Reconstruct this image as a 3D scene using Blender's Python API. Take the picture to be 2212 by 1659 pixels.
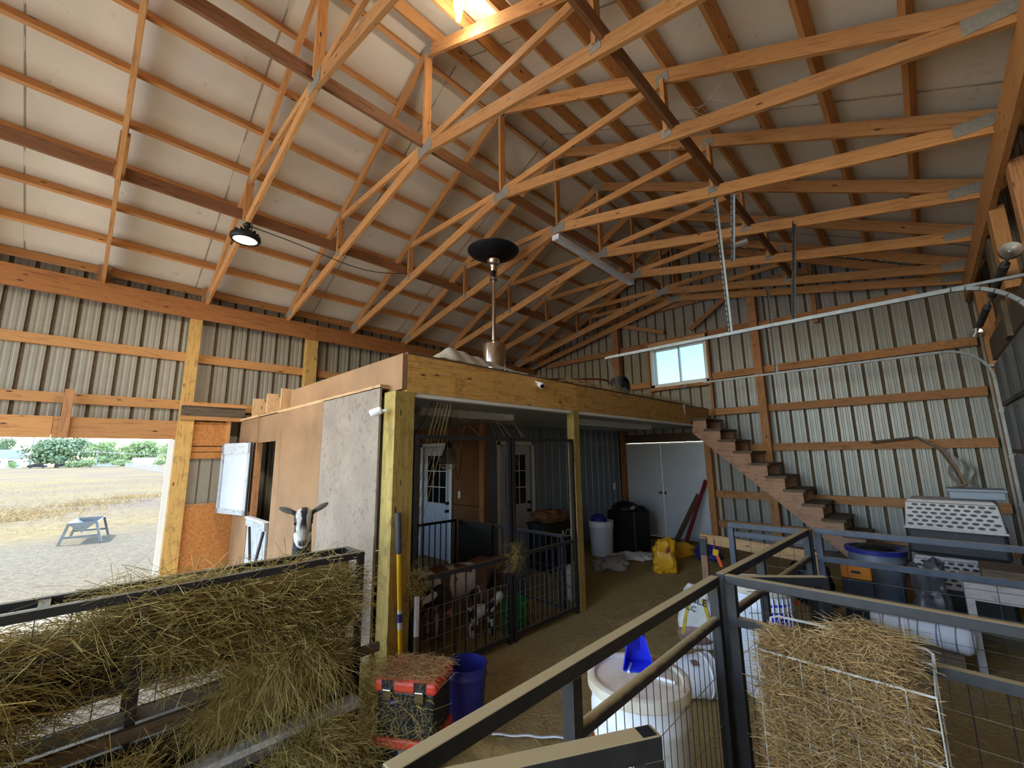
import bpy, bmesh, math, random
import numpy as np
from mathutils import Vector, Matrix, Euler, noise

for o in list(bpy.data.objects): bpy.data.objects.remove(o)
SC = bpy.context.scene
COL = SC.collection
R = random.Random(7)
NP = np.random.default_rng(11)

# ------------------------------------------------------------------ camera
FPX, W, HPX = 902.825, 2212, 1659
YAW, PITCH, ROLL = math.radians(44.3559), math.radians(9.776), math.radians(-0.7738)
CAM = Vector((0, 0, 1.85))
def _axes():
    f = Vector((-math.sin(YAW)*math.cos(PITCH), math.cos(YAW)*math.cos(PITCH), math.sin(PITCH)))
    r = Vector((math.cos(YAW), math.sin(YAW), 0)); u = r.cross(f)
    return (math.cos(ROLL)*r+math.sin(ROLL)*u, -math.sin(ROLL)*r+math.cos(ROLL)*u, f)
AR, AU, AF = _axes()
cd = bpy.data.cameras.new('camera'); cam = bpy.data.objects.new('camera', cd); COL.objects.link(cam)
cd.sensor_fit = 'HORIZONTAL'; cd.sensor_width = 36; cd.lens = 36*FPX/W; cd.clip_start = .02; cd.clip_end = 2000
m3 = Matrix((AR, AU, -AF)).transposed()
cam.matrix_world = Matrix.Translation(CAM) @ m3.to_4x4()
SC.camera = cam

# ------------------------------------------------------------------ world, sun, exposure
SUN_EL, SUN_AZ = math.radians(54), Vector((.72, .69, 0))      # direction in which the light travels on the ground
wd = bpy.data.worlds.new('sky'); SC.world = wd; wd.use_nodes = True
nt = wd.node_tree; nt.nodes.clear()
sky = nt.nodes.new('ShaderNodeTexSky'); sky.sky_type = 'NISHITA'; sky.sun_disc = False
sky.sun_elevation = SUN_EL
sky.sun_rotation = math.atan2(-SUN_AZ.x, -SUN_AZ.y)
sky.air_density = 1.2; sky.dust_density = .4; sky.ozone_density = 2.0
bg = nt.nodes.new('ShaderNodeBackground'); bg.inputs['Strength'].default_value = .5
wo = nt.nodes.new('ShaderNodeOutputWorld')
# small clouds
tc = nt.nodes.new('ShaderNodeTexCoord'); mp = nt.nodes.new('ShaderNodeMapping'); mp.inputs['Scale'].default_value = (3, 3, 9)
nz = nt.nodes.new('ShaderNodeTexNoise'); nz.inputs['Scale'].default_value = 1.6; nz.inputs['Detail'].default_value = 6
rp = nt.nodes.new('ShaderNodeValToRGB'); rp.color_ramp.elements[0].position = .60; rp.color_ramp.elements[1].position = .75
mx = nt.nodes.new('ShaderNodeMixRGB'); mx.inputs['Color2'].default_value = (2.6, 2.6, 2.6, 1)
L = nt.links.new
L(tc.outputs['Generated'], mp.inputs['Vector']); L(mp.outputs[0], nz.inputs['Vector']); L(nz.outputs['Fac'], rp.inputs[0])
L(rp.outputs[0], mx.inputs['Fac']); L(sky.outputs[0], mx.inputs['Color1']); L(mx.outputs[0], bg.inputs['Color']); L(bg.outputs[0], wo.inputs['Surface'])
sl = bpy.data.lights.new('sun', 'SUN'); sl.energy = 3.6; sl.angle = math.radians(.6); sl.color = (1, .95, .87)
so = bpy.data.objects.new('sun', sl); COL.objects.link(so)
sd = Vector((SUN_AZ.x*math.cos(SUN_EL), SUN_AZ.y*math.cos(SUN_EL), -math.sin(SUN_EL)))
so.rotation_euler = sd.to_track_quat('-Z', 'Y').to_euler(); so.location = (-20, -20, 30)
SC.view_settings.view_transform = 'Standard'; SC.view_settings.look = 'None'
SC.view_settings.gamma = 1; SC.view_settings.use_curve_mapping = False
SC.view_settings.exposure = 1.35
HB_POWER, BULB_POWER = 26, 8
try:
    SC.cycles.max_bounces = 14; SC.cycles.diffuse_bounces = 8; SC.cycles.transparent_max_bounces = 12
except Exception: pass

# ------------------------------------------------------------------ pixel -> place helpers (2212 x 1659 frame)
def ray(x, y): return AR*((x-W/2)/FPX) - AU*((y-HPX/2)/FPX) + AF
def wX(x, y, a): d = ray(x, y); return CAM + d*(a/d.x)
def wY(x, y, b): d = ray(x, y); return CAM + d*(b/d.y)
def wZ(x, y, z): d = ray(x, y); return CAM + d*((z-CAM.z)/d.z)
def wD(x, y, t): return CAM + ray(x, y)*t

# ------------------------------------------------------------------ materials
def rgb(r, g, b):
    f = lambda c: ((c/255+.055)/1.055)**2.4 if c > 10 else c/255/12.92
    return (f(r), f(g), f(b), 1)
class NT:
    def __init__(s, name):
        s.m = bpy.data.materials.new(name); s.m.use_nodes = True; s.t = s.m.node_tree
        s.b = s.t.nodes['Principled BSDF']
    def n(s, kind, **kw):
        nd = s.t.nodes.new('ShaderNode'+kind)
        for k, v in kw.items():
            if k in nd.inputs: nd.inputs[k].default_value = v
            else: setattr(nd, k, v)
        return nd
    def l(s, a, b): s.t.links.new(a, b)
    def set(s, **kw):
        for k, v in kw.items(): s.b.inputs[k.replace('_', ' ')].default_value = v
    def ramp(s, fac, stops):
        r = s.n('ValToRGB'); e = r.color_ramp.elements
        while len(e) < len(stops): e.new(.5)
        for i, (p, c) in enumerate(stops): e[i].position = p; e[i].color = c
        s.l(fac, r.inputs[0]); return r
    def coords(s, kind='Object', scale=(1, 1, 1), rnd=True):
        if kind == 'UV': c = s.n('UVMap').outputs[0]
        elif kind == 'World': c = s.n('NewGeometry').outputs['Position']
        else: c = s.n('TexCoord').outputs[kind]
        if rnd:
            oi = s.n('ObjectInfo'); ml = s.n('Math', operation='MULTIPLY'); ml.inputs[1].default_value = 53.7
            s.l(oi.outputs['Random'], ml.inputs[0])
            ad = s.n('VectorMath', operation='ADD'); s.l(c, ad.inputs[0]); s.l(ml.outputs[0], ad.inputs[1]); c = ad.outputs[0]
        mp = s.n('Mapping'); mp.inputs['Scale'].default_value = scale; s.l(c, mp.inputs['Vector']); return mp.outputs[0]
    def noise(s, vec, scale=5, detail=4, rough=.55, dist=0):
        nd = s.n('TexNoise'); nd.inputs['Scale'].default_value = scale; nd.inputs['Detail'].default_value = detail
        nd.inputs['Roughness'].default_value = rough; nd.inputs['Distortion'].default_value = dist; s.l(vec, nd.inputs['Vector']); return nd.outputs['Fac']
    def mix(s, fac, a, b, mode='MIX'):
        m = s.n('MixRGB', blend_type=mode)
        for inp, v in ((m.inputs[0], fac), (m.inputs[1], a), (m.inputs[2], b)):
            if isinstance(v, (int, float, tuple)): inp.default_value = v
            else: s.l(v, inp)
        return m.outputs[0]
    def bump(s, h, strength=.3, dist=.01):
        b = s.n('Bump'); b.inputs['Strength'].default_value = strength; b.inputs['Distance'].default_value = dist
        s.l(h, b.inputs['Height']); s.l(b.outputs[0], s.b.inputs['Normal'])
    def col(s, c): s.l(c, s.b.inputs['Base Color'])
MATS = {}
def wood(name, light, dark, knot, dirt=None, dirt_amt=.35, rough=.75, knots=True):
    s = NT(name); uv = s.coords('UV', (1, 1, 1))
    mp = s.n('Mapping'); mp.inputs['Scale'].default_value = (.9, 11, 1); s.l(uv, mp.inputs['Vector'])
    g = s.noise(mp.outputs[0], 3.2, 5, .6, .9)
    fine = s.n('Mapping'); fine.inputs['Scale'].default_value = (4, 130, 1); s.l(uv, fine.inputs['Vector'])
    gf = s.noise(fine.outputs[0], 2, 3)
    c = s.ramp(g, [(.30, dark), (.52, light), (.72, tuple(x*.82 for x in light[:3])+(1,))]).outputs[0]
    c = s.mix(.22, c, s.ramp(gf, [(.3, (.25, .2, .15, 1)), (.7, (1, 1, 1, 1))]).outputs[0], 'MULTIPLY')
    oi = s.n('ObjectInfo'); hv = s.n('HueSaturation'); mr = s.n('MapRange'); mr.inputs['To Min'].default_value = .8; mr.inputs['To Max'].default_value = 1.16
    s.l(oi.outputs['Random'], mr.inputs[0]); s.l(mr.outputs[0], hv.inputs['Value']); s.l(c, hv.inputs['Color']); c = hv.outputs[0]
    if knots:
        km = s.n('Mapping'); km.inputs['Scale'].default_value = (2.4, 8.0, 1); s.l(uv, km.inputs['Vector'])
        vo = s.n('TexVoronoi'); vo.inputs['Scale'].default_value = 1.25; s.l(km.outputs[0], vo.inputs['Vector'])
        kf = s.ramp(vo.outputs['Distance'], [(.06, (1, 1, 1, 1)), (.12, (0, 0, 0, 1))]).outputs[0]
        c = s.mix(kf, c, knot)
    if dirt:
        dn = s.noise(s.coords('Object', (1, 1, 1)), 7, 8, .7)
        c = s.mix(s.ramp(dn, [(.62-dirt_amt*.3, (0, 0, 0, 1)), (.78, (1, 1, 1, 1))]).outputs[0], c, dirt)
    s.col(c); s.set(Roughness=rough); s.bump(gf, .15, .004); MATS[name] = s.m; return s.m
wood('pine', rgb(210, 150, 88), rgb(170, 110, 58), rgb(62, 30, 14))
wood('girt', rgb(186, 130, 82), rgb(140, 92, 54), rgb(62, 30, 14), rgb(96, 70, 44), .2)
wood('treated', rgb(184, 158, 84), rgb(140, 114, 54), rgb(84, 56, 24), rgb(110, 84, 44), .35)
wood('headerwood', rgb(176, 114, 60), rgb(134, 80, 38), rgb(70, 34, 14))
wood('bracewood', rgb(150, 102, 64), rgb(108, 70, 42), rgb(52, 28, 14))
wood('beamwood', rgb(214, 168, 92), rgb(168, 120, 58), rgb(84, 50, 22), rgb(104, 76, 44), .3)
wood('oldwood', rgb(112, 94, 72), rgb(74, 60, 46), rgb(44, 34, 24), rgb(70, 58, 42), .4)
wood('stringer', rgb(196, 150, 120), rgb(150, 108, 82), rgb(96, 60, 40), rgb(110, 84, 64), .3)
wood('plankwood', rgb(214, 172, 122), rgb(176, 132, 88), rgb(110, 70, 40), rgb(120, 96, 64), .2)
wood('greywood', rgb(196, 198, 200), rgb(160, 162, 164), rgb(110, 106, 100), rgb(120, 110, 96), .3)
def plain(name, c, rough=.6, metal=0, var=.12, vscale=6, dirt=None, damt=.5, dscale=9, bump=0, spec=.4):
    s = NT(name); o = s.coords('Object'); nf = s.noise(o, vscale, 5)
    a = tuple(x*(1-var) for x in c[:3])+(1,); b = tuple(min(1, x*(1+var)) for x in c[:3])+(1,)
    cc = s.ramp(nf, [(.3, a), (.7, b)]).outputs[0]
    if dirt:
        dn = s.noise(o, dscale, 9, .7); cc = s.mix(s.ramp(dn, [(.72-damt*.35, (0, 0, 0, 1)), (.8, (1, 1, 1, 1))]).outputs[0], cc, dirt)
    s.col(cc); s.set(Roughness=rough, Metallic=metal); s.b.inputs['Specular IOR Level'].default_value = spec
    if bump: s.bump(nf, bump, .01)
    MATS[name] = s.m; return s.m
def dusty(name, base, dust, rough=.55, metal=.0, lo=.55, hi=.9):
    s = NT(name); o = s.coords('Object'); nf = s.noise(o, 14, 6, .65)
    geo = s.n('NewGeometry'); sx = s.n('SeparateXYZ'); s.l(geo.outputs['Normal'], sx.inputs[0])
    ad = s.n('Math', operation='ADD'); sc = s.n('Math', operation='MULTIPLY_ADD'); sc.inputs[1].default_value = .5; sc.inputs[2].default_value = -.25
    s.l(nf, sc.inputs[0]); s.l(sx.outputs['Z'], ad.inputs[0]); s.l(sc.outputs[0], ad.inputs[1])
    up = s.ramp(ad.outputs[0], [(lo, (0, 0, 0, 1)), (hi, (1, 1, 1, 1))]).outputs[0]
    b2 = s.ramp(nf, [(.35, base), (.75, tuple(min(1, x*1.7+.008) for x in base[:3])+(1,))]).outputs[0]
    c = s.mix(up, b2, dust); s.col(c); s.set(Roughness=rough, Metallic=metal); MATS[name] = s.m; return s.m
dusty('steel', rgb(27, 28, 31), rgb(176, 158, 116))
dusty('steel_blue', rgb(50, 56, 70), rgb(150, 140, 116))
dusty('steel_black', rgb(30, 30, 32), rgb(96, 86, 62), lo=.75, hi=1.05)
plain('insul', rgb(222, 212, 190), .55, 0, .06, 2.2, rgb(150, 136, 112), .28, 5, .25)
plain('siding', rgb(150, 141, 123), .42, .0, .07, 5, rgb(140, 124, 98), .42, 6)
plain('siding_dirt', rgb(96, 80, 58), .8, 0, .3, 26, rgb(48, 38, 28), .6, 40)
plain('siding_sheen', rgb(148, 146, 140), .34, .1, .07, 5, rgb(140, 126, 104), .4, 6)  # copy of the siding, with bluish daylight sheen mixed into its colour
plain('soffit', rgb(150, 158, 146), .4, .2, .06, 6, rgb(90, 84, 66), .3, 8)
plain('greymetal', rgb(124, 132, 142), .45, .1, .05, 6, rgb(96, 92, 84), .3, 9)
plain('greyrib', rgb(170, 176, 182), .45, .1, .06, 6)
plain('plywood', rgb(146, 110, 76), .8, 0, .2, 2.2, rgb(100, 72, 44), .34, 14)
plain('plywood_pale', rgb(146, 130, 115), .8, 0, .16, 3, rgb(88, 68, 44), .56, 18)
plain('plywood_dark', rgb(120, 80, 46), .8, 0, .14, 5, rgb(60, 40, 26), .4, 9)
plain('osb', rgb(188, 122, 62), .75, 0, .3, 34, rgb(110, 60, 26), .3, 24)
plain('white_door', rgb(198, 202, 208), .45, 0, .04, 5, rgb(120, 108, 90), .25, 14)
plain('white_trim', rgb(236, 236, 232), .4, 0, .03, 5, rgb(150, 140, 120), .2, 12)
plain('white_plastic', rgb(226, 228, 232), .38, 0, .03, 4, rgb(150, 128, 92), .34, 9)
plain('lid_dusty', rgb(214, 206, 190), .5, 0, .06, 5, rgb(168, 136, 84), .75, 6)
plain('cream_plastic', rgb(178, 170, 166), .5, 0, .07, 5, rgb(112, 98, 80), .5, 12)
plain('wire_white', rgb(186, 184, 174), .5, 0, .1, 20, rgb(130, 112, 80), .5, 30)
plain('blackvoid', rgb(10, 10, 11), .9)
plain('dark_plastic', rgb(38, 37, 40), .5, 0, .1, 5, rgb(100, 88, 66), .2, 12)
plain('black', rgb(20, 20, 22), .5, 0, .15, 6, rgb(70, 62, 48), .2, 20)
plain('blackglass', rgb(16, 18, 22), .12, 0, .1, 4)
plain('galv', rgb(132, 134, 134), .46, .6, .16, 12, rgb(84, 74, 60), .45, 16)
plain('plate', rgb(150, 144, 130), .55, .2, .16, 40)
plain('tinsheet', rgb(186, 178, 160), .5, .1, .1, 8, rgb(110, 94, 70), .4, 12)
plain('seam', rgb(150, 140, 122), .8)
plain('chrome', rgb(216, 210, 200), .16, 1.0, .05, 6)
plain('red_plastic', rgb(206, 66, 44), .45, 0, .08, 6, rgb(170, 132, 78), .45, 16)
plain('blue_plastic', rgb(44, 46, 130), .42, 0, .1, 5, rgb(110, 98, 80), .15, 16)
plain('scoop_blue', rgb(44, 58, 214), .35, 0, .06, 5, rgb(150, 140, 130), .12, 12)
plain('green_plastic', rgb(30, 150, 66), .42, 0, .08, 5)
plain('orange', rgb(236, 96, 34), .45, 0, .1, 8)
plain('orange_case', rgb(206, 122, 24), .5, 0, .12, 10, rgb(70, 50, 24), .3, 14)
plain('yellow', rgb(232, 176, 24), .4, 0, .06, 6, rgb(150, 104, 30), .2, 10)
plain('yellow_bag', rgb(222, 164, 30), .4, 0, .12, 9, rgb(150, 84, 24), .3, 11)
plain('rubber', rgb(70, 70, 72), .8)
plain('wire_dusty', rgb(112, 106, 92), .6)
plain('graybag', rgb(150, 146, 140), .5, 0, .2, 12, rgb(70, 66, 60), .5, 14)
plain('whitebag', rgb(206, 204, 198), .5, 0, .1, 8, rgb(150, 134, 104), .35, 10)
plain('bag_yellow', rgb(190, 162, 50), .5, 0, .2, 14)
plain('bag_red', rgb(130, 96, 92), .5, 0, .25, 20)
plain('redpaint', rgb(126, 38, 46), .5, 0, .15, 10)
plain('tape', rgb(84, 86, 90), .35, .2, .2, 12)
plain('rust', rgb(120, 72, 44), .7, .2, .2, 14)
plain('cord', rgb(24, 22, 22), .5)
plain('web', rgb(190, 186, 178), .9)
plain('ink', rgb(22, 22, 24), .7)
plain('whiteink', rgb(226, 226, 226), .6)
plain('housewhite', rgb(232, 234, 236), .7)
plain('roofgrey', rgb(120, 128, 142), .7)
plain('bark', rgb(104, 88, 74), .9, 0, .2, 8)
plain('leaf', rgb(128, 148, 112), .7, 0, .25, .6)
plain('leaf2', rgb(160, 178, 124), .7, 0, .25, .6)
plain('brush', rgb(150, 120, 92), .8, 0, .2, 3)
plain('polewood', rgb(170, 164, 156), .8)
plain('ledge', rgb(206, 206, 208), .7, 0, .3, 30, rgb(96, 84, 66), .45, 38)
plain('bounce_slab', rgb(206, 202, 194), .9, 0, .06, 3)  # only for the unseen slab added to bounce daylight into the barn
def glass(name):
    s = NT(name); t = s.n('BsdfTransparent'); t.inputs['Color'].default_value = (.50, .66, .74, 1); g = s.n('BsdfGlossy'); g.inputs['Roughness'].default_value = .03; mxs = s.n('MixShader'); mxs.inputs[0].default_value = .07
    s.l(t.outputs[0], mxs.inputs[1]); s.l(g.outputs[0], mxs.inputs[2]); s.l(mxs.outputs[0], s.t.nodes['Material Output'].inputs['Surface']); MATS[name] = s.m
glass('pane')
def emit(name, c, e):
    s = NT(name); s.set(Base_Color=c, Roughness=.4); s.b.inputs['Emission Color'].default_value = c; s.b.inputs['Emission Strength'].default_value = e; MATS[name] = s.m
emit('lamp_lit', (1, .97, .66, 1), 2.2)
emit('lens_lit', (1, .95, .85, 1), .35)
def haymat(name, cols, rough=.8):
    s = NT(name); g = s.n('NewGeometry'); n = len(cols)
    c = s.ramp(g.outputs['Random Per Island'], [(i/(n-1), c) for i, c in enumerate(cols)]).outputs[0]
    s.col(c); s.set(Roughness=rough); s.b.inputs['Specular IOR Level'].default_value = .25; MATS[name] = s.m
haymat('hay', [rgb(134, 116, 64), rgb(190, 166, 98), rgb(164, 150, 90), rgb(220, 194, 122), rgb(130, 118, 66), rgb(200, 174, 106)])
haymat('hay_bale', [rgb(140, 110, 70), rgb(206, 172, 116), rgb(170, 140, 92), rgb(222, 190, 132), rgb(130, 104, 66)])
haymat('litter', [rgb(134, 108, 66), rgb(190, 160, 106), rgb(120, 96, 60), rgb(208, 178, 122), rgb(156, 128, 82)])
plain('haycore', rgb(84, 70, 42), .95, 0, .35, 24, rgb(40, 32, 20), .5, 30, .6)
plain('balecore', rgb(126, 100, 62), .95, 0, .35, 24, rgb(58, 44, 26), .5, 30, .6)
def floormat():
    s = NT('floor_litter'); o = s.coords('World', (1, 1, 1), False)
    a = s.noise(o, 1.1, 6, .6); b = s.noise(o, 34, 8, .75, .6)
    mp = s.n('Mapping'); mp.inputs['Scale'].default_value = (70, 16, 1); mp.inputs['Rotation'].default_value = (0, 0, .6); s.l(o, mp.inputs['Vector'])
    fib = s.noise(mp.outputs[0], 2.2, 5, .65, 1.5)
    c = s.ramp(b, [(.28, rgb(118, 100, 62)), (.5, rgb(178, 156, 102)), (.74, rgb(220, 198, 138))]).outputs[0]
    c = s.mix(.5, c, s.ramp(fib, [(.35, rgb(104, 88, 54)), (.68, rgb(214, 190, 130))]).outputs[0])
    c = s.mix(s.ramp(a, [(.35, (0, 0, 0, 1)), (.65, (.7, .7, .7, 1))]).outputs[0], c, rgb(166, 144, 94))
    # pale wood shavings in the animals' pen behind the hay rack
    sx = s.n('SeparateXYZ'); s.l(o, sx.inputs[0])
    m1 = s.n('MapRange'); m1.inputs['From Min'].default_value = -3.0; m1.inputs['From Max'].default_value = -3.5; s.l(sx.outputs['X'], m1.inputs[0])
    m2 = s.n('MapRange'); m2.inputs['From Min'].default_value = 1.95; m2.inputs['From Max'].default_value = 1.7; s.l(sx.outputs['Y'], m2.inputs[0])
    mm = s.n('Math', operation='MULTIPLY'); s.l(m1.outputs[0], mm.inputs[0]); s.l(m2.outputs[0], mm.inputs[1])
    sh = s.ramp(b, [(.3, rgb(120, 108, 88)), (.6, rgb(176, 166, 148))]).outputs[0]
    mm2 = s.n('Math', operation='MULTIPLY'); mm2.inputs[1].default_value = .85; s.l(mm.outputs[0], mm2.inputs[0])
    c = s.mix(mm2.outputs[0], c, sh)
    s.col(c); s.set(Roughness=.95); s.b.inputs['Specular IOR Level'].default_value = .15; s.bump(b, .7, .02); MATS['floor'] = s.m
floormat()
def fieldmat():
    s = NT('dry_field'); o = s.coords('World', (1, 1, 1), False)
    a = s.noise(o, .09, 6, .6); b = s.noise(o, 3.2, 8, .72)
    c = s.ramp(b, [(.3, rgb(94, 78, 46)), (.5, rgb(118, 102, 66)), (.7, rgb(134, 118, 82))]).outputs[0]
    c2 = s.ramp(b, [(.3, rgb(84, 72, 58)), (.7, rgb(118, 104, 84))]).outputs[0]
    c = s.mix(s.ramp(a, [(.42, (0, 0, 0, 1)), (.6, (1, 1, 1, 1))]).outputs[0], c, c2)
    # gravel yard near the barn
    sx = s.n('SeparateXYZ'); s.l(o, sx.inputs[0]); mr = s.n('MapRange'); mr.inputs['From Min'].default_value = -15.5; mr.inputs['From Max'].default_value = -13.0
    wn = s.noise(o, .5, 4); ad = s.n('Math', operation='MULTIPLY_ADD'); ad.inputs[1].default_value = 3; s.l(wn, ad.inputs[0]); s.l(sx.outputs['X'], ad.inputs[2]); s.l(ad.outputs[0], mr.inputs[0])
    gr = s.ramp(s.noise(o, 16, 8, .8), [(.35, rgb(76, 68, 54)), (.55, rgb(110, 100, 80)), (.7, rgb(128, 118, 96))]).outputs[0]
    c = s.mix(mr.outputs[0], c, gr); s.col(c); s.set(Roughness=.95); s.b.inputs['Specular IOR Level'].default_value = .1; s.bump(b, .5, .05); MATS['field'] = s.m
fieldmat()
def furmat(name):
    s = NT(name); a = s.n('VertexColor'); a.layer_name = 'Col'
    nf = s.noise(s.coords('Object', (1, 1, 1), False), 60, 4)
    c = s.mix(.35, a.outputs[0], s.ramp(nf, [(.3, (.5, .5, .5, 1)), (.7, (1, 1, 1, 1))]).outputs[0], 'MULTIPLY')
    s.col(c); s.set(Roughness=.7); s.bump(nf, .25, .004); MATS[name] = s.m
furmat('fur')

# ------------------------------------------------------------------ mesh builder
class MB:
    def __init__(s): s.v = []; s.f = []; s.uv = []; s.mi = []; s.sm = []
    def add(s, vs, fs, uvs=None, mi=0, smooth=False):
        o = len(s.v); s.v += [tuple(v) for v in vs]
        for i, f in enumerate(fs):
            s.f.append([o+k for k in f]); s.mi.append(mi); s.sm.append(smooth)
            s.uv.append(uvs[i] if uvs else [((vs[k][0]+vs[k][1]), vs[k][2]) for k in f])
        return s
    def box(s, c, d, rot=None, mi=0):
        c = Vector(c); h = Vector(d)/2; vs = []
        for x in (-1, 1):
            for y in (-1, 1):
                for z in (-1, 1):
                    p = Vector((x*h.x, y*h.y, z*h.z))
                    if rot is not None: p = rot @ p
                    vs.append(c+p)
        fs = [(0, 1, 3, 2), (4, 6, 7, 5), (0, 4, 5, 1), (2, 3, 7, 6), (0, 2, 6, 4), (1, 5, 7, 3)]
        dims = [d[0], d[1], d[2]]; la = dims.index(max(dims)); ax = [a for a in range(3) if a != la]
        loc = [(x*h.x, y*h.y, z*h.z) for x in (-1, 1) for y in (-1, 1) for z in (-1, 1)]
        uvs = []
        for f in fs:
            pts = [loc[k] for k in f]
            spans = [max(p[a] for p in pts)-min(p[a] for p in pts) for a in range(3)]
            u = la if spans[la] > 1e-6 else ax[0]
            vv = [a for a in range(3) if a != u and spans[a] > 1e-6]
            vv = vv[0] if vv else ax[1]
            uvs.append([(p[u], p[vv]+.5*vv) for p in pts])
        return s.add(vs, fs, uvs, mi)
    def mm(s, a, b, mi=0):
        a = Vector(a); b = Vector(b); return s.box((a+b)/2, (abs(b.x-a.x), abs(b.y-a.y), abs(b.z-a.z)), None, mi)
    def beam(s, p0, p1, w, h, up=(0, 0, 1), mi=0):
        p0 = Vector(p0); p1 = Vector(p1); d = p1-p0; L = d.length; x = d.normalized(); up = Vector(up)
        y = up.cross(x)
        if y.length < 1e-5: y = Vector((0, 1, 0)).cross(x)
        y.normalize(); z = x.cross(y); rot = Matrix((x, y, z)).transposed()
        return s.box((p0+p1)/2, (L, w, h), rot, mi)
    def tube(s, pts, r, seg=8, mi=0, cap=True, smooth=True):
        pts = [Vector(p) for p in pts]; n = len(pts); rs = r if isinstance(r, (list, tuple)) else [r]*n
        vs = []; up = None
        for i, p in enumerate(pts):
            t = (pts[min(i+1, n-1)]-pts[max(i-1, 0)]).normalized()
            if up is None:
                up = Vector((0, 0, 1)) if abs(t.z) < .9 else Vector((1, 0, 0))
            a = (up - t*up.dot(t))
            if a.length < 1e-4: a = Vector((1, 0, 0)) - t*t.x
            a.normalize(); up = a; b = t.cross(a)
            for k in range(seg):
                q = 2*math.pi*k/seg; vs.append(p+a*(rs[i]*math.cos(q))+b*(rs[i]*math.sin(q)))
        fs = [(i*seg+k, i*seg+(k+1) % seg, (i+1)*seg+(k+1) % seg, (i+1)*seg+k) for i in range(n-1) for k in range(seg)]
        s.add(vs, fs, None, mi, smooth)
        if cap:
            s.add(vs[:seg], [tuple(range(seg))[::-1]], None, mi); s.add(vs[-seg:], [tuple(range(seg))], None, mi)
        return s
    def lathe(s, prof, c=(0, 0, 0), seg=24, mi=0, axis='Z', smooth=True, rot=None):
        vs = []; c = Vector(c)
        for (r, z) in prof:
            for k in range(seg):
                a = 2*math.pi*k/seg; p = Vector((r*math.cos(a), r*math.sin(a), z))
                if axis == 'X': p = Vector((p.z, p.x, p.y))
                if axis == 'Y': p = Vector((p.y, p.z, p.x))
                if rot is not None: p = rot @ p
                vs.append(c+p)
        n = len(prof)
        fs = [(i*seg+k, i*seg+(k+1) % seg, (i+1)*seg+(k+1) % seg, (i+1)*seg+k) for i in range(n-1) for k in range(seg)]
        s.add(vs, fs, None, mi, smooth); return s
    def prism(s, poly, dvec, mi=0):
        n = len(poly); d = Vector(dvec); a = [Vector(p) for p in poly]; b = [p+d for p in a]
        fs = [tuple(range(n))[::-1], tuple(range(n, 2*n))] + [(i, (i+1) % n, n+(i+1) % n, n+i) for i in range(n)]
        return s.add(a+b, fs, None, mi)
    def ell(s, c, r, rot=None, seg=16, rings=10, mi=0):
        vs = []; c = Vector(c)
        for i in range(rings+1):
            t = math.pi*i/rings
            for k in range(seg):
                a = 2*math.pi*k/seg; p = Vector((r[0]*math.sin(t)*math.cos(a), r[1]*math.sin(t)*math.sin(a), r[2]*math.cos(t)))
                if rot is not None: p = rot @ p
                vs.append(c+p)
        fs = [(i*seg+k, (i+1)*seg+k, (i+1)*seg+(k+1) % seg, i*seg+(k+1) % seg) for i in range(rings) for k in range(seg)]
        return s.add(vs, fs, None, mi, True)
    def grid(s, fn, nu, nv, mi=0, smooth=True):
        vs = [fn(i/nu, j/nv) for i in range(nu+1) for j in range(nv+1)]
        fs = [(i*(nv+1)+j, (i+1)*(nv+1)+j, (i+1)*(nv+1)+j+1, i*(nv+1)+j+1) for i in range(nu) for j in range(nv)]
        return s.add(vs, fs, None, mi, smooth)
    def mesh(s, name, mats, off=Vector((0, 0, 0))):
        me = bpy.data.meshes.new(name)
        me.from_pydata([(v[0]-off[0], v[1]-off[1], v[2]-off[2]) for v in s.v], [], s.f)
        ul = me.uv_layers.new(name='UVMap'); flat = [c for fu in s.uv for uv in fu for c in uv]
        ul.data.foreach_set('uv', flat)
        me.polygons.foreach_set('material_index', s.mi); me.polygons.foreach_set('use_smooth', s.sm)
        for m in (mats if isinstance(mats, (list, tuple)) else [mats]): me.materials.append(MATS[m])
        me.update()
        if any(s.sm): me.set_sharp_from_angle(angle=math.radians(40))
        return me
    def build(s, name, mats, parent=None, local=False, label=None, cat=None, group=None, kind=None, bevel=0):
        off = Vector((0, 0, 0))
        if parent is not None and not local:
            p = parent
            while p is not None: off += p.location; p = p.parent
        c0 = None
        if parent is None and not local:
            a = np.array(s.v); lo = a.min(0); hi = a.max(0); c0 = Vector(((lo[0]+hi[0])/2, (lo[1]+hi[1])/2, lo[2])); off = c0
        o = bpy.data.objects.new(name, s.mesh(name, mats, off)); COL.objects.link(o)
        if c0 is not None: o.location = c0
        if parent is not None: o.parent = parent
        if label: o['label'] = label
        if cat: o['category'] = cat
        if group: o['group'] = group
        if kind: o['kind'] = kind
        if bevel:
            b = o.modifiers.new('bevel', 'BEVEL'); b.width = bevel; b.segments = 2; b.limit_method = 'ANGLE'
        return o
def thing(name, label, cat, loc=(0, 0, 0), group=None, rotz=0):
    o = bpy.data.objects.new(name, None); COL.objects.link(o); o.empty_display_size = .1
    o.location = loc; o.rotation_euler = (0, 0, rotz); o['label'] = label; o['category'] = cat
    if group: o['group'] = group
    return o
def struct(name, label, loc=(0, 0, 0)):
    o = bpy.data.objects.new(name, None); COL.objects.link(o); o.empty_display_size = .1; o.location = loc
    o['kind'] = 'structure'; o['label'] = label; return o
def copy_tree(o, parent=None, **props):
    c = o.copy(); COL.objects.link(c); c.parent = parent
    for k, v in props.items(): c[k] = v
    for ch in list(o.children): copy_tree(ch, c)
    return c
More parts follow.
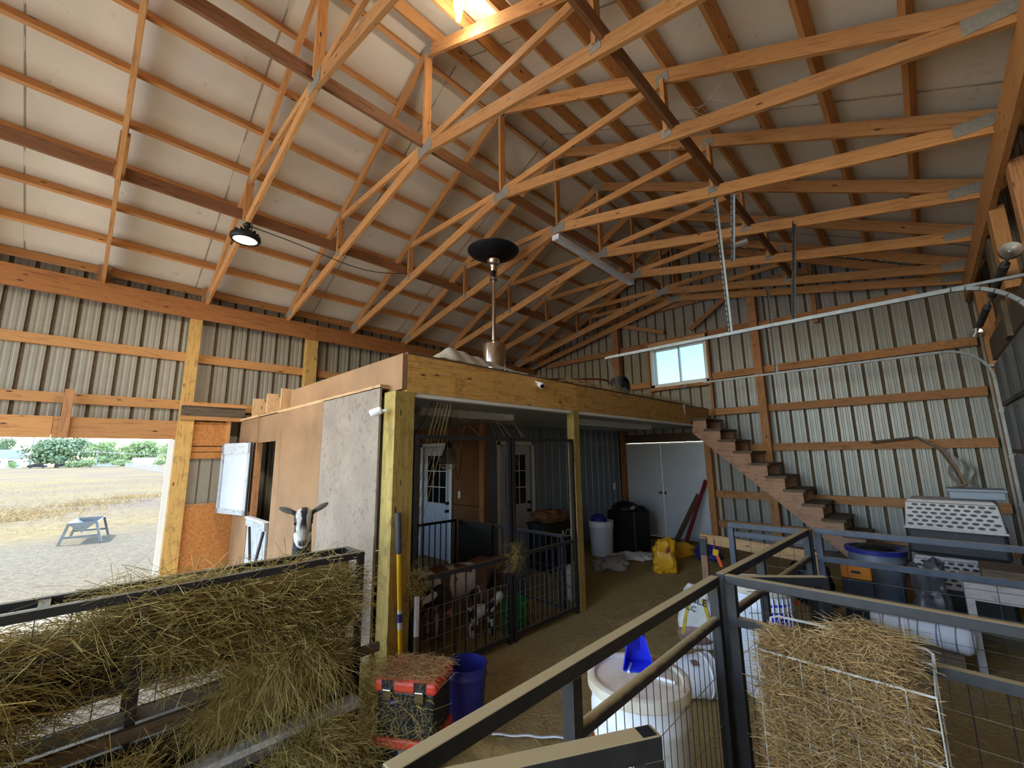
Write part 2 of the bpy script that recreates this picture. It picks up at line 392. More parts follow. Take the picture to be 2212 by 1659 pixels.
def text_part(body, size, mat, parent, matrix, name='lettering', extrude=.001):
    cu = bpy.data.curves.new('lettering', 'FONT'); cu.body = body; cu.size = size; cu.extrude = extrude; cu.align_x = 'CENTER'; cu.align_y = 'CENTER'
    t = bpy.data.objects.new('tmp', cu); COL.objects.link(t); dg = bpy.context.evaluated_depsgraph_get()
    me = bpy.data.meshes.new_from_object(t.evaluated_get(dg)); bpy.data.objects.remove(t)
    me.materials.clear(); me.materials.append(MATS[mat]); o = bpy.data.objects.new(name, me); COL.objects.link(o)
    me.transform(matrix)
    if parent is not None: o.parent = parent
    return o
# hay strands: thin three-sided bent blades
def strands(name, P, D, Ln, Bd, rad, mat, parent=None, **kw):
    n = len(P); D = D/np.linalg.norm(D, axis=1, keepdims=True)
    ref = np.where(np.abs(D[:, 2:3]) < .9, np.array([[0, 0, 1.]]), np.array([[1., 0, 0]]))
    a = np.cross(D, ref); a /= np.linalg.norm(a, axis=1, keepdims=True); b = np.cross(D, a)
    rad = np.broadcast_to(np.asarray(rad, float).reshape(-1, 1), (n, 1)); NR = 4
    V = np.zeros((n, NR*3, 3))
    for i in range(NR):
        u = i/(NR-1); c = P+D*(Ln[:, None]*u)+Bd*(4*u*(1-u)) + np.array([[0, 0, -1.]])*(Ln[:, None]**2)*.35*u*u
        rr = rad*(1-.5*u)
        for k in range(3):
            t = 2*math.pi*k/3; V[:, i*3+k] = c + a*rr*math.cos(t) + b*rr*math.sin(t)
    V[:, :, 2] = np.maximum(V[:, :, 2], FLOORZ)
    q = []
    for i in range(NR-1):
        for k in range(3): q.append([i*3+k, i*3+(k+1) % 3, (i+1)*3+(k+1) % 3, (i+1)*3+k])
    Q = (np.arange(n)[:, None, None]*(NR*3) + np.array(q)[None]).reshape(-1)
    off = np.zeros(3)
    if parent is not None:
        p = parent
        while p is not None: off += np.array(p.location); p = p.parent
    V = V.reshape(-1, 3)-off
    me = bpy.data.meshes.new(name); me.vertices.add(len(V)); me.vertices.foreach_set('co', V.ravel())
    nf = len(Q)//4; me.loops.add(len(Q)); me.loops.foreach_set('vertex_index', Q.astype(np.int32)); me.polygons.add(nf)
    me.polygons.foreach_set('loop_start', np.arange(nf, dtype=np.int32)*4)
    me.update(calc_edges=True); me.materials.append(MATS[mat])
    o = bpy.data.objects.new(name, me); COL.objects.link(o); o['kind'] = 'stuff'
    if parent is not None: o.parent = parent
    for k, v in kw.items(): o[k] = v
    return o
FLOORZ = -.034
def rdir(n, zs=.35, bias=None):
    d = NP.normal(size=(n, 3)); d[:, 2] *= zs
    if bias is not None: d += np.array(bias)
    return d
# ================================================================== THE BARN SHELL
XL, XRI, XW, XRW = -8.05, -3.656, -8.23, .92        # inner left line, ridge, left siding, right siding
YB, YBS, YF = 9.2, 9.33, -4.3                        # gable framing face, gable siding, front wall
SL = .5
def roof_z(x): return 6.72 - SL*abs(x-XRI)           # top of the top chords
# floor and ground
m = MB()
def ff(u, v):
    x = XW+u*(XRW-XW); y = YF+v*(YBS-YF); return (x, y, .012*noise.noise((x*2.1, y*2.1, 0))-.004)
m.grid(ff, 60, 90); m.build('floor', 'floor', kind='structure', label='packed dirt floor littered with straw and hay inside the barn')
m = MB(); m.grid(lambda u, v: (-420+u*460, -160+v*420, -.035), 24, 24); m.build('ground', 'field', kind='structure', label='gravel yard and dry straw coloured field outside the barn')

# ribbed steel siding: grooves are real, one sheet per object
RIB = .2286
def siding(parent, fr, u0, u1, zlo, zhi, phase=0, minor=True, mats=('siding', 'siding_dirt'), rib=RIB, name='siding_sheet', depth=.02, hw=.022, tw=.011):
    us = {u0: 0, u1: 0}
    k = math.floor((u0-phase)/rib)-1; pts = []
    while phase+k*rib < u1+rib:
        c = phase+k*rib
        pts += [(c-hw, 0, 0), (c-tw, -depth, 1), (c+tw, -depth, 1), (c+hw, 0, 0)]
        for q in ((1/3, 2/3) if minor else ()): pts += [(c+rib*q-.018, 0, 0), (c+rib*q-.009, -.005, 0), (c+rib*q+.009, -.005, 0), (c+rib*q+.018, 0, 0)]
        k += 1
    pts = [p for p in pts if u0+.001 < p[0] < u1-.001]
    def dat(u):
        c = phase+round((u-phase)/rib)*rib; d = abs(u-c)
        return -depth if d < tw else (-depth*(hw-d)/(hw-tw) if d < hw else 0)
    prof = [(u0, dat(u0), 0)]+pts+[(u1, dat(u1), 0)]
    mb = MB(); zl = zlo if callable(zlo) else (lambda u: zlo); zh = zhi if callable(zhi) else (lambda u: zhi)
    for i in range(len(prof)-1):
        (a, da, _), (b, db, _) = prof[i], prof[i+1]
        groove = 1 if (da < -.006 or db < -.006) else 0
        mb.add([fr(a, da, zl(a)), fr(b, db, zl(b)), fr(b, db, zh(b)), fr(a, da, zh(a))], [(0, 1, 2, 3)], None, groove)
    return mb.build(name, list(mats), parent)
def sheets(parent, fr, u0, u1, zlo, zhi, cuts=(), **kw):
    edges = [u0]; u = u0
    while u < u1-.05:
        u = min(u+.9144, u1); edges.append(u)
    edges = sorted(set([round(e, 4) for e in edges]+[c for c in cuts if u0 < c < u1]))
    for a, b in zip(edges, edges[1:]):
        if b-a < .03: continue
        lo, hi = zlo, zhi
        if callable(zlo): lo = zlo
        siding(parent, fr, a, b, lo, hi, **kw)
def bd(parent, name, a, b, mat='girt'):
    return MB().mm(a, b).build(name, mat, parent)

# ---- left eave wall
wl = struct('wall_left', 'left barn wall of ribbed pale steel on orange timber girts, with the big field doorway', (XW, 0, 0))
frL = lambda u, d, z: (XW+d, u, z)
PH = .0
OY0, OY1, OZ = -3.4, .965, 2.16
sheets(wl, frL, YF, OY0, 0, 4.80, phase=PH); sheets(wl, frL, OY0, OY1, OZ+.05, 4.78, phase=PH); sheets(wl, frL, OY1, YBS, 0, 4.80, phase=PH)
for z1 in (3.53, 2.77):
    for y0, y1 in ((YF, -1.6), (-1.6, 1.0), (1.14, 2.75), (2.96, 5.4), (5.4, YB)):
        bd(wl, 'girt', (XW+.004, y0, z1-.137), (XW+.05, y1, z1), 'pine')
bd(wl, 'header', (-8.06, YF, 4.07), (-8.02, 2.9, 4.36), 'headerwood'); bd(wl, 'header', (-8.06, 2.905, 4.07), (-8.02, YB, 4.36), 'headerwood')
bd(wl, 'door_header', (-8.11, OY0-.1, 2.165), (-8.05, -.3, 2.44), 'pine'); bd(wl, 'door_header', (-8.11, -.295, 2.165), (-8.05, .99, 2.44), 'pine')
p = wX(150, 850, -8.03); bd(wl, 'block', (-8.05, p.y-.045, 2.17), (-8.01, p.y+.045, 2.80), 'girt')
bd(wl, 'post', (XW+.05, .99, 0), (XL, 1.14, 4.10), 'beamwood'); bd(wl, 'post', (XW+.05, 2.75, 0), (XL, 2.95, 4.10), 'beamwood')
bd(wl, 'post', (XW+.05, -3.56, 0), (XL, -3.42, 4.10), 'treated'); bd(wl, 'post', (XW+.05, 5.3, 0), (XL, 5.45, 4.10), 'treated'); bd(wl, 'post', (XW+.05, -1.7, 2.44), (XL, -1.55, 4.10), 'treated')
bd(wl, 'block', (XW+.06, -.12, 4.36), (XL-.02, .02, 4.62), 'girt'); bd(wl, 'block', (XW+.06, 1.1, 4.36), (XL-.02, 1.24, 4.62), 'girt')
bd(wl, 'ledger', (-8.045, 1.0, 2.46), (-7.96, 1.84, 2.52), 'pine'); bd(wl, 'ledger', (-8.045, 1.0, 2.52), (-8.0, 1.84, 2.68), 'oldwood'); bd(wl, 'ledger', (-8.045, 1.0, 2.68), (-7.97, 1.84, 2.73), 'pine')
bd(wl, 'jamb_post', (-8.05, .975, 0), (-7.99, 1.17, 2.46), 'beamwood')
for i, (x0, x1) in enumerate(((-8.21, -8.17), (-8.16, -8.12), (-8.11, -8.055))): bd(wl, 'jamb_trim', (x0, .93-.012*i, 0), (x1, .972, 2.16), 'white_trim')
bd(wl, 'osb_panel', (-8.06, 1.17, 2.07), (-8.035, 1.62, 2.44), 'osb'); bd(wl, 'osb_panel', (-8.06, 1.17, 1.98), (-8.035, 1.62, 2.055), 'osb'); bd(wl, 'osb_panel', (-8.06, 1.17, 1.875), (-8.035, 1.62, 1.97), 'osb')
bd(wl, 'osb_panel', (-8.06, 1.17, 0), (-8.035, 1.80, 1.165), 'osb'); bd(wl, 'girt', (-8.06, 1.17, 1.165), (-8.03, 1.64, 1.20)); bd(wl, 'stud', (-8.06, 1.60, 1.16), (-8.02, 1.66, 2.46), 'pine')
bd(wl, 'siding_patch', (-8.09, 1.17, 1.165), (-8.08, 1.62, 1.88), 'siding')
for yy in (1.30, 1.46): bd(wl, 'rib_stain', (-8.081, yy, 1.17), (-8.077, yy+.018, 1.88), 'siding_dirt')

# ---- back gable wall
wb = struct('wall_back', 'back gable wall of ribbed pale steel with timber girts, window and white double door', (0, YBS, 0))
frB = lambda u, d, z: (u, YBS-d, z)
WX0, WX1, WZ0, WZ1 = -4.42, -3.11, 3.37, 4.33
DX0, DX1, DZ = -5.27, -3.32, 2.09
PB = -1.994+.006
zt = lambda u: roof_z(u)+.13
e0 = [XW, DX0, WX0, DX1, WX1, XRW]
sheets(wb, frB, XW, DX0, 0, zt, phase=PB); sheets(wb, frB, DX0, WX0, DZ+.02, zt, phase=PB)
sheets(wb, frB, WX0, DX1, DZ+.02, WZ0, phase=PB); sheets(wb, frB, DX1, WX1, 0, WZ0, phase=PB); sheets(wb, frB, WX0, XRI, WZ1, zt, phase=PB); sheets(wb, frB, XRI, WX1, WZ1, zt, phase=PB)
sheets(wb, frB, WX1, XRW, 0, zt, phase=PB, mats=('siding_sheen', 'siding_dirt'))
GY = (YB+.01, YB+.07)
def girtB(z1, x0, x1): bd(wb, 'girt', (x0, GY[0], z1-.137), (x1, GY[1], z1))
for z1 in (2.77, 3.53):
    girtB(z1, XL, -5.37); girtB(z1, -5.18, -4.46 if z1 > 3 else -2.23); 
    if z1 > 3: girtB(z1, -3.06, -2.23)
    girtB(z1, -2.09, .74)
girtB(4.47, -7.6, -5.37); girtB(4.47, -5.18, -2.23); girtB(4.43, -2.09, .2); girtB(5.3, -6.1, -5.37); girtB(5.3, -5.18, -2.23); girtB(5.3, -2.09, -1.2)
for z1 in (2.02, 1.10, .52): girtB(z1, -3.2, -2.25); girtB(z1, -2.09, .74)
for x0, x1, zz in ((-5.37, -5.18, 5.95), (-2.23, -2.09, 6.0), (-3.32, -3.2, 2.45)): bd(wb, 'post', (x0, YB-.1, 0), (x1, YB+.06, zz), 'girt')
for x in (-4.46, -3.10): bd(wb, 'stud', (x-.02, YB-.02, 2.62 if x > -4 else 2.62), (x+.03, YB+.07, 4.5), 'girt')
bd(wb, 'stud', (-3.72, YB+.0, 5.3), (-3.60, YB+.06, 6.5), 'girt'); bd(wb, 'stud', (-1.2, YB+.0, 4.2), (-1.12, YB+.06, 5.4), 'girt')
bd(wb, 'window_sill_board', (-4.44, YB-.04, 3.29), (-3.08, YB+.07, 3.36), 'girt'); bd(wb, 'window_head_board', (-4.44, YB-.02, 4.34), (-3.08, YB+.07, 4.42), 'plankwood')
bd(wb, 'bottom_plate', (-3.2, YB, 0), (.7, YB+.06, .16), 'oldwood'); bd(wb, 'door_head', (-5.3, YB-.04, 2.12), (-3.3, YB+.06, 2.30), 'oldwood')
for a, b in (((-5.18, 5.05), (-4.0, 4.62)), ((-3.4, 4.55), (-2.2, 5.35))):
    MB().beam((a[0], YB-.07, a[1]), (b[0], YB-.07, b[1]), .04, .09).build('diagonal_brace', 'girt', wb)

# ---- right eave wall with the sectional garage door
wr = struct('wall_right', 'right barn wall of ribbed steel around the sectional garage door', (XRW, 0, 0))
frR = lambda u, d, z: (XRW-d, u, z)
GY0, GY1, GZ = 5.02, 8.42, 3.02
sheets(wr, frR, YF, GY0, 0, 4.78); sheets(wr, frR, GY0, GY1, GZ, 4.78); sheets(wr, frR, GY1, YBS, 0, 4.78)
bd(wr, 'header', (.70, YF, 4.07), (.74, YB, 4.36), 'pine'); bd(wr, 'door_header', (.78, GY0-.1, GZ), (.84, GY1+.1, GZ+.28), 'oldwood')
for y in (GY0-.15, GY1, 2.4, -1.2, -4): bd(wr, 'post', (.74, y, 0), (.88, y+.15, 4.1), 'girt')
for z1 in (3.53, 2.77, 2.0, 1.1):
    bd(wr, 'girt', (.86, YF, z1-.137), (.90, GY0-.15, z1)); 
    if z1 > 3.1: bd(wr, 'girt', (.86, GY0, z1-.137), (.90, GY1, z1))
    bd(wr, 'girt', (.86, GY1+.15, z1-.137), (.90, YB, z1))
bd(wr, 'cripple_stud', (.70, 5.75, 3.3), (.80, 5.95, 4.1), 'pine'); bd(wr, 'spring_board', (.74, 6.55, 3.0), (.78, 6.8, 4.08), 'oldwood')

# ---- front end left open for daylight; unseen pale slab added to bounce it in
m = MB(); m.grid(lambda u, v: (-12+u*18, -24+v*(24+YF), -.03), 6, 6); m.build('apron', 'bounce_slab', kind='structure', label='unseen pale slab added before the open barn end to bounce daylight in')

# ---- ceiling: quilted white insulation on purlins
ce = struct('ceiling', 'pitched roof of white insulation sheets over orange timber purlins', (XRI, 1.5, 6.8))
PUR = [.17+.6*k for k in range(9)]
nx, nz_ = SL/math.hypot(1, SL), 1/math.hypot(1, SL)
for side in (-1, 1):
    slope = Vector((side, 0, -SL)).normalized(); up = Vector((side*SL, 0, 1)).normalized()
    for s in PUR:
        c = Vector((XRI, 0, 6.72))+slope*s+up*.0605
        a = c.copy(); b = c.copy(); a.y = YF; b.y = YBS
        mb = MB(); mb.beam(a, b, .042, .12, up=up); mb.build('purlin', 'pine', ce)
    y = -4.48; seed = 0
    while y < YBS:
        y2 = min(y+1.83, YBS); y0 = y
        def fs(u, v):
            s = u*5.31-.06; yy = y0-.004+v*(y2-y0+.008); ph = ((s-.17) % .6)/.6
            sag = .018*math.sin(math.pi*ph)*(0.4+.6*abs(noise.noise((s*1.3, yy*1.1, side))))+.012*noise.noise((s*2.3, yy*1.7, 5+side))
            seam = -.012*max(0, 1-abs(v)*40)-.0
            p = Vector((XRI, yy, 6.72))+slope*s+up*(.143-sag*.6+seam); return tuple(p)
        MB().grid(fs, 45, 14).build('insulation_sheet', 'insul', ce)
        MB().mm((XRI-.001, 0, 0), (XRI+.001, .001, .001))
        sm = MB(); a = Vector((XRI, y2, 6.72))+up*.128; sm.beam(a, a+slope*5.2, .014, .006, up=up); sm.build('seam_tape', 'seam', ce)
        y = y2
for side in (-1, 1):
    slope = Vector((side, 0, -SL)).normalized(); up = Vector((side*SL, 0, 1)).normalized()
    a = Vector((XRI, YF-.4, 6.72))+up*.18-slope*.12; b = a+slope*5.6; d = Vector((0, YBS-YF+.8, 0))
    MB().prism([a, b, b+up*.02, a+up*.02], d).build('roof_sheet', 'galv', ce)
# ---- scissor trusses, spaced four feet
def make_truss(y):
    t = thing('roof_truss', 'orange pine scissor roof truss in the row under the white roof', 'truss', (XRI, y, 4.36), 'roof trusses')
    TH = .038
    def mem(name, a, b, dep, mat='pine', dy=0):
        mb = MB(); mb.beam((XRI+a[0], y+dy, a[1]), (XRI+b[0], y+dy, b[1]), TH, dep); return mb.build(name, mat, t)
    HS = 4.394; zr = 6.64; zb = 5.33; xm = 2.264
    zc = lambda d: zr - SL*d; zbb = lambda d: zb-(zb-4.395)*d/HS
    for s in (-1, 1):
        mem('top_chord', (s*(HS+.14), zc(HS+.14)), (s*.0, zr), .14)
        mem('bottom_chord', (s*(HS+.02), zbb(HS+.02)), (0, zb), .135, dy=0.0)
        mem('web', (s*xm, zc(xm)-.05), (s*xm, zbb(xm)+.04), .089, dy=.001)
        mem('web', (s*.05, zb+.05), (s*xm, zc(xm)-.06), .089, dy=-.001)
        for dy in (-.022, .022):
            MB().box((XRI+s*(HS-.12), y+dy, 4.45), (.26, .004, .11)).build('gusset_plate', 'plate', t)
            MB().box((XRI+s*xm, y+dy, zc(xm)-.03), (.13, .004, .11)).build('gusset_plate', 'plate', t)
            MB().box((XRI+s*xm, y+dy, zbb(xm)+.03), (.10, .004, .10)).build('gusset_plate', 'plate', t)
    mem('king_post', (0, zr-.05), (0, zb+.05), .089, dy=.0015)
    for dy in (-.023, .023):
        MB().box((XRI, y+dy, zr-.03), (.16, .004, .18)).build('gusset_plate', 'plate', t)
        MB().box((XRI, y+dy, zb), (.27, .004, .15)).build('gusset_plate', 'plate', t)
    return t
tr0 = make_truss(1.168); trs = {0: tr0}
for i in (-4, -3, -2, -1, 1, 2, 3, 4, 5, 6):
    c = copy_tree(tr0); c.location.y = 1.168+1.216*i; trs[i] = c
for i, lb_ in ((0, 'orange pine scissor truss carrying the round high bay lamp'), (1, 'orange pine scissor truss beside the glowing bulb lamp'), (3, 'orange pine scissor truss above the near end of the long fluorescent fixture'), (5, 'orange pine scissor truss above the far end of the long fluorescent fixture')): trs[i]['label'] = lb_
c = copy_tree(tr0, label='end roof truss standing close against the back gable wall'); c.location.y = 9.08
# long boards laced along the trusses
for x, z, lab in ((XRI-2.264-.06, 5.0, 'long timber brace laid along the bottom chords above the high bay lamp'), (XRI-.05, 5.44, 'long timber brace laid along the truss peaks under the ridge'), (XRI+2.264+.06, 4.95, 'long timber brace laid along the bottom chords over the garage door tracks')):
    a = thing('truss_brace', lab, 'brace', (x, 1.5, z-.07)); mb = MB(); mb.mm((x-.019, YF+.2, z-.07), (x+.019, 3.1, z+.07)); mb.build('brace_board', 'bracewood', a)
    mb = MB(); mb.mm((x-.019, 3.104, z-.07), (x+.019, 9.0, z+.07)); mb.build('brace_board', 'bracewood', a)
# ================================================================== LOFT, INNER ROOM, DOORS, STAIRS
LX, LB, LT = -3.2, 2.42, 2.76
lo = struct('storage_loft', 'timber storage loft with a ribbed metal underside built into the barn corner', (-5.6, 5.5, 0))
MB().mm((LX-.04, 1.95, LB), (LX, 4.48, LT)).build('front_beam', 'beamwood', lo); MB().mm((LX-.04, 4.484, LB), (LX, 9.19, LT+.02)).build('front_beam', 'beamwood', lo)
MB().mm((LX-.085, 1.95, LB), (LX-.045, 9.19, LT)).build('inner_beam', 'pine', lo)
MB().mm((LX-.19, 1.84, 0), (LX, 2.03, LB)).build('post', 'treated', lo); MB().mm((LX-.11, 4.40, 0), (LX, 4.51, LB)).build('post', 'treated', lo)
MB().mm((LX-.03, 4.385, .9), (LX+.004, 4.398, 1.75)).build('filler_strip', 'plankwood', lo)
MB().mm((-6.02, 1.90, LB+.02), (LX+.0, 1.945, LT)).build('side_beam', 'plywood', lo)
MB().mm((-8.0, 2.02, LB+.05), (-6.02, 2.06, LT-.01)).build('side_beam', 'plywood', lo)
for x in (-6.10, -6.72, -7.42): MB().mm((x-.02, 1.80, LB+.09), (x+.02, 2.02, LT+.03)).build('joist_end', 'plankwood', lo)
MB().mm((-8.02, 1.95, LT), (LX-.0, 9.19, LT+.02)).build('deck', 'oldwood', lo)
frS = lambda u, d, z: (LX-.09-(z), 1.96+0*u, 0)
# ribbed metal underside: ribs run along the beam
n = 0; x = LX-.09
def soffit(x0, x1):
    mb = MB(); prof = []; x = x0
    while x > x1:
        prof += [(x, 0), (x-.035, 0), (x-.05, .026), (x-.085, .026), (x-.1, 0)]; x -= .1014
    for (a, za), (b, zb2) in zip(prof, prof[1:]):
        mb.add([(a, 1.97, LB-.02+za), (b, 1.97, LB-.02+zb2), (b, 9.19, LB-.02+zb2), (a, 9.19, LB-.02+za)], [(0, 1, 2, 3)])
    mb.build('soffit_sheet', 'soffit', lo)
xs = LX-.09
while xs > -7.9: soffit(xs, max(xs-.912, -8.0)); xs -= .912
MB().mm((LX-.1, 2.04, LB-.035), (LX-.02, 4.39, LB)).build('edge_trim', 'white_trim', lo); MB().mm((LX-.1, 4.52, LB-.035), (LX-.02, 9.1, LB)).build('edge_trim', 'white_trim', lo)

# plywood end wall under the loft (faces the feeding pen)
wp_ = struct('wall_plywood', 'plywood partition under the loft with the split stable door', (-5.6, 1.82, 0))
PY = 1.80
def pp(name, x0, x1, z0, z1, mat, y0=PY, y1=PY+.02): return MB().mm((x0, y0, z0), (x1, y1, z1)).build(name, mat, wp_)
pp('plywood_sheet', -6.17, -5.95, 0, 2.455, 'plywood'); pp('plywood_sheet', -5.945, -4.645, 0, 2.46, 'plywood'); pp('plywood_sheet', -4.64, LX-.2, 0, 2.47, 'plywood_pale')
pp('band_board', -8.03, -7.02, 2.10, 2.50, 'plywood'); pp('band_board', -6.98, -6.175, 2.09, 2.475, 'plywood', PY+.0); pp('band_cap', -8.03, -7.0, 2.47, 2.50, 'plankwood', PY-.03, PY-.001); pp('band_cap', -6.98, LX-.2, 2.462, 2.495, 'plankwood', PY+.0, PY+.12)
pp('plywood_sheet', -8.03, -7.17, 0, 1.10, 'plywood'); pp('edge_board', LX-.26, LX-.195, .25, 1.2, 'plywood_pale', PY-.006, PY+.0)
for x in (-7.14, -6.19): MB().mm((x-.035, PY+.022, 0), (x+.035, PY+.1, 2.42)).build('stud', 'girt', wp_)
MB().mm((-7.0, PY+.35, 0), (-6.9, PY+.44, 2.38)).build('stud', 'plankwood', wp_); MB().mm((-8.0, PY+.024, 1.10), (-7.18, PY+.05, 2.10)).build('back_board', 'oldwood', wp_)
# split stable door: lower leaf shut, upper leaf folded back against the wall
d5 = struct('door_1', 'split stable door, grey lower leaf shut and white upper leaf folded back', (-6.66, PY, 0))
low = MB(); low.mm((-7.10, PY-.01, .08), (-6.235, PY+.012, 1.02)); lowl = low.build('lower_leaf', 'greywood', d5)
MB().mm((-7.10, PY-.035, .93), (-6.235, PY-.012, 1.03)).build('rail', 'greywood', lowl); MB().mm((-7.10, PY-.035, .08), (-6.235, PY-.012, .18)).build('rail', 'greywood', lowl)
MB().mm((-7.10, PY-.05, 1.03), (-6.235, PY+.02, 1.05)).build('cap_strip', 'white_trim', lowl)
MB().beam((-6.95, PY-.02, .92), (-6.80, PY-.02, .50), .02, .05).build('black_strap', 'black', lowl); MB().beam((-6.30, PY-.02, .92), (-6.72, PY-.02, .2), .02, .05).build('black_strap', 'black', lowl)
MB().mm((-6.74, PY-.03, .1), (-6.70, PY-.012, .3)).build('black_strap', 'black', lowl)
hx, hy = -7.16, PY-.02; fx, fy = -7.93, PY-.22
ul = MB(); ul.beam((hx, hy, 1.575), (fx, fy, 1.575), .025, 1.05); ulo = ul.build('upper_leaf', 'white_door', d5)
dv = Vector((fx-hx, fy-hy, 0)).normalized(); nv = Vector((-dv.y, dv.x, 0)); nv = nv if nv.y < 0 else -nv
def lf(name, a, b, z0, z1, mat):
    p0 = Vector((hx, hy, 0))+dv*a+nv*.022; p1 = Vector((hx, hy, 0))+dv*b+nv*.022
    MB().beam((p0.x, p0.y, (z0+z1)/2), (p1.x, p1.y, (z0+z1)/2), .016, z1-z0).build(name, mat, ulo)
Lf = math.hypot(fx-hx, fy-hy)
lf('frame_rail', 0, Lf, 1.94, 2.10, 'greywood'); lf('frame_rail', 0, Lf, 1.05, 1.12, 'greywood'); lf('frame_stile', 0, .06, 1.05, 2.1, 'greywood'); lf('frame_stile', Lf-.06, Lf, 1.05, 2.1, 'greywood'); lf('edge_strip', -.03, -.005, 1.05, 2.1, 'black')

# grey metal room under the loft
GX, GYW = -5.32, 4.78
wg = struct('wall_grey', 'grey ribbed metal wall of the small room under the loft', (GX, 7, 0))
frG = lambda u, d, z: (GX+d, u, z)
D2a, D2b, DT = 5.02, 5.99, 2.12
kw = dict(minor=False, mats=('greymetal', 'greyrib'), depth=-.014, hw=.02, tw=.012, name='grey_sheet')
sheets(wg, frG, GYW, D2a, 0, 2.42, **kw); sheets(wg, frG, D2a, D2b, DT, 2.42, **kw); sheets(wg, frG, D2b, 9.2, 0, 2.42, phase=6.1, **kw)
MB().mm((GX-.02, 9.10, 0), (GX+.03, 9.19, 2.42)).build('corner_trim', 'greymetal', wg)
MB().mm((GX+.0, 8.76, 1.06), (GX+.025, 8.83, 1.2)).build('outlet_box', 'white_trim', wg)
wi = struct('wall_inner', 'dark plywood side wall of the small room under the loft', (-6.6, GYW, 0))
for x0, x1, z0, z1 in ((-8.03, -7.24, 0, 2.42), (-7.24, -6.18, 2.13, 2.42), (-6.18, GX, 1.02, 2.42), (-6.18, GX, 0, 1.01)):
    MB().mm((x0, GYW, z0), (x1, GYW+.02, z1)).build('plywood_sheet', 'plywood_dark', wi)
MB().mm((GX-.08, GYW-.07, 0), (GX+.03, GYW+.0, 2.40)).build('corner_post', 'girt', wi)
MB().mm((-6.03, GYW-.02, 1.13), (-5.96, GYW, 1.25)).build('outlet_box', 'white_trim', wi); MB().mm((-7.36, GYW-.05, 0), (-7.26, GYW-.001, 2.2), ).build('stud', 'girt', wi)
def walk_door(nm, lab, o, ux, uz_w, frame_w, hinge, base):
    """o: base point at one lower corner, ux: unit vector along the door, outward normal"""
    d = struct(nm, lab, base); ux = Vector(ux); nr = Vector(hinge); Z = Vector((0, 0, 1)); o = Vector(o); Wd = uz_w
    def P(u, w, z): return o+ux*u+nr*w+Z*z
    def bx(name, u0, u1, w0, w1, z0, z1, mat, par): 
        mb = MB(); a = P(u0, w0, z0); b = P(u1, w1, z1); mb.mm(a, b); return mb.build(name, mat, par)
    fw = frame_w
    bx('jamb', 0, fw, -.02, .03, 0, 2.1, 'white_trim', d); bx('jamb', Wd-fw, Wd, -.02, .03, 0, 2.1, 'white_trim', d); bx('head', 0, Wd, -.02, .03, 2.04, 2.11, 'white_trim', d)
    bx('jamb_stop', fw, fw+.012, -.02, .02, 0, 2.04, 'greymetal', d); bx('jamb_stop', Wd-fw-.012, Wd-fw, -.02, .02, 0, 2.04, 'greymetal', d)
    s0, s1 = fw+.014, Wd-fw-.014; w0, w1 = -.015, .0
    leaf = bx('leaf', s0, s1, w0-.02, w0, .02, 2.03, 'white_door', d)
    g0, g1, z0, z1 = s0+.13, s1-.13, 1.0, 1.88
    bx('window_surround', g0-.04, g1+.04, w0, w0+.012, z0-.04, z1+.04, 'white_door', leaf)
    for i in range(3):
        for j in range(3):
            a0 = g0+(g1-g0)*i/3+.008; a1 = g0+(g1-g0)*(i+1)/3-.008; b0 = z0+(z1-z0)*j/3+.008; b1 = z0+(z1-z0)*(j+1)/3-.008
            bx('pane', a0, a1, w0+.012, w0+.015, b0, b1, 'blackglass', leaf)
    for i in (1, 2):
        bx('muntin', g0+(g1-g0)*i/3-.006, g0+(g1-g0)*i/3+.006, w0+.012, w0+.022, z0, z1, 'white_trim', leaf)
        bx('muntin', g0, g1, w0+.012, w0+.021, z0+(z1-z0)*i/3-.006, z0+(z1-z0)*i/3+.006, 'white_trim', leaf)
    for z0p, z1p in ((.2, .5), (.55, .88)):
        bx('panel', s0+.12, (s0+s1)/2-.04, w0, w0+.006, z0p, z1p, 'white_door', leaf); bx('panel', (s0+s1)/2+.04, s1-.12, w0, w0+.006, z0p, z1p, 'white_door', leaf)
    kx = s1-.07
    for zz, r in ((1.02, .026), (.88, .028)):
        kb = MB(); rot = Vector((0, 0, 1)).rotation_difference(nr).to_matrix(); kb.lathe([(.0, .0), (.03, .0), (.03, .008), (.011, .012), (.011, .035), (r, .04), (r, .06), (.0, .066)], P(kx, w0, zz), 14, rot=rot); kb.build('knob', 'black', leaf)
    return d
walk_door('door_2', 'white nine pane door in the dark plywood side wall', (-7.22, GYW, 0), (1, 0, 0), 1.02, .07, (0, -1, 0), (-6.7, GYW, 0))
walk_door('door_3', 'white nine pane door with black knobs in the grey metal wall', (GX, D2a+.005, 0), (0, 1, 0), D2b-D2a-.01, .07, (1, 0, 0), (GX, 5.5, 0))
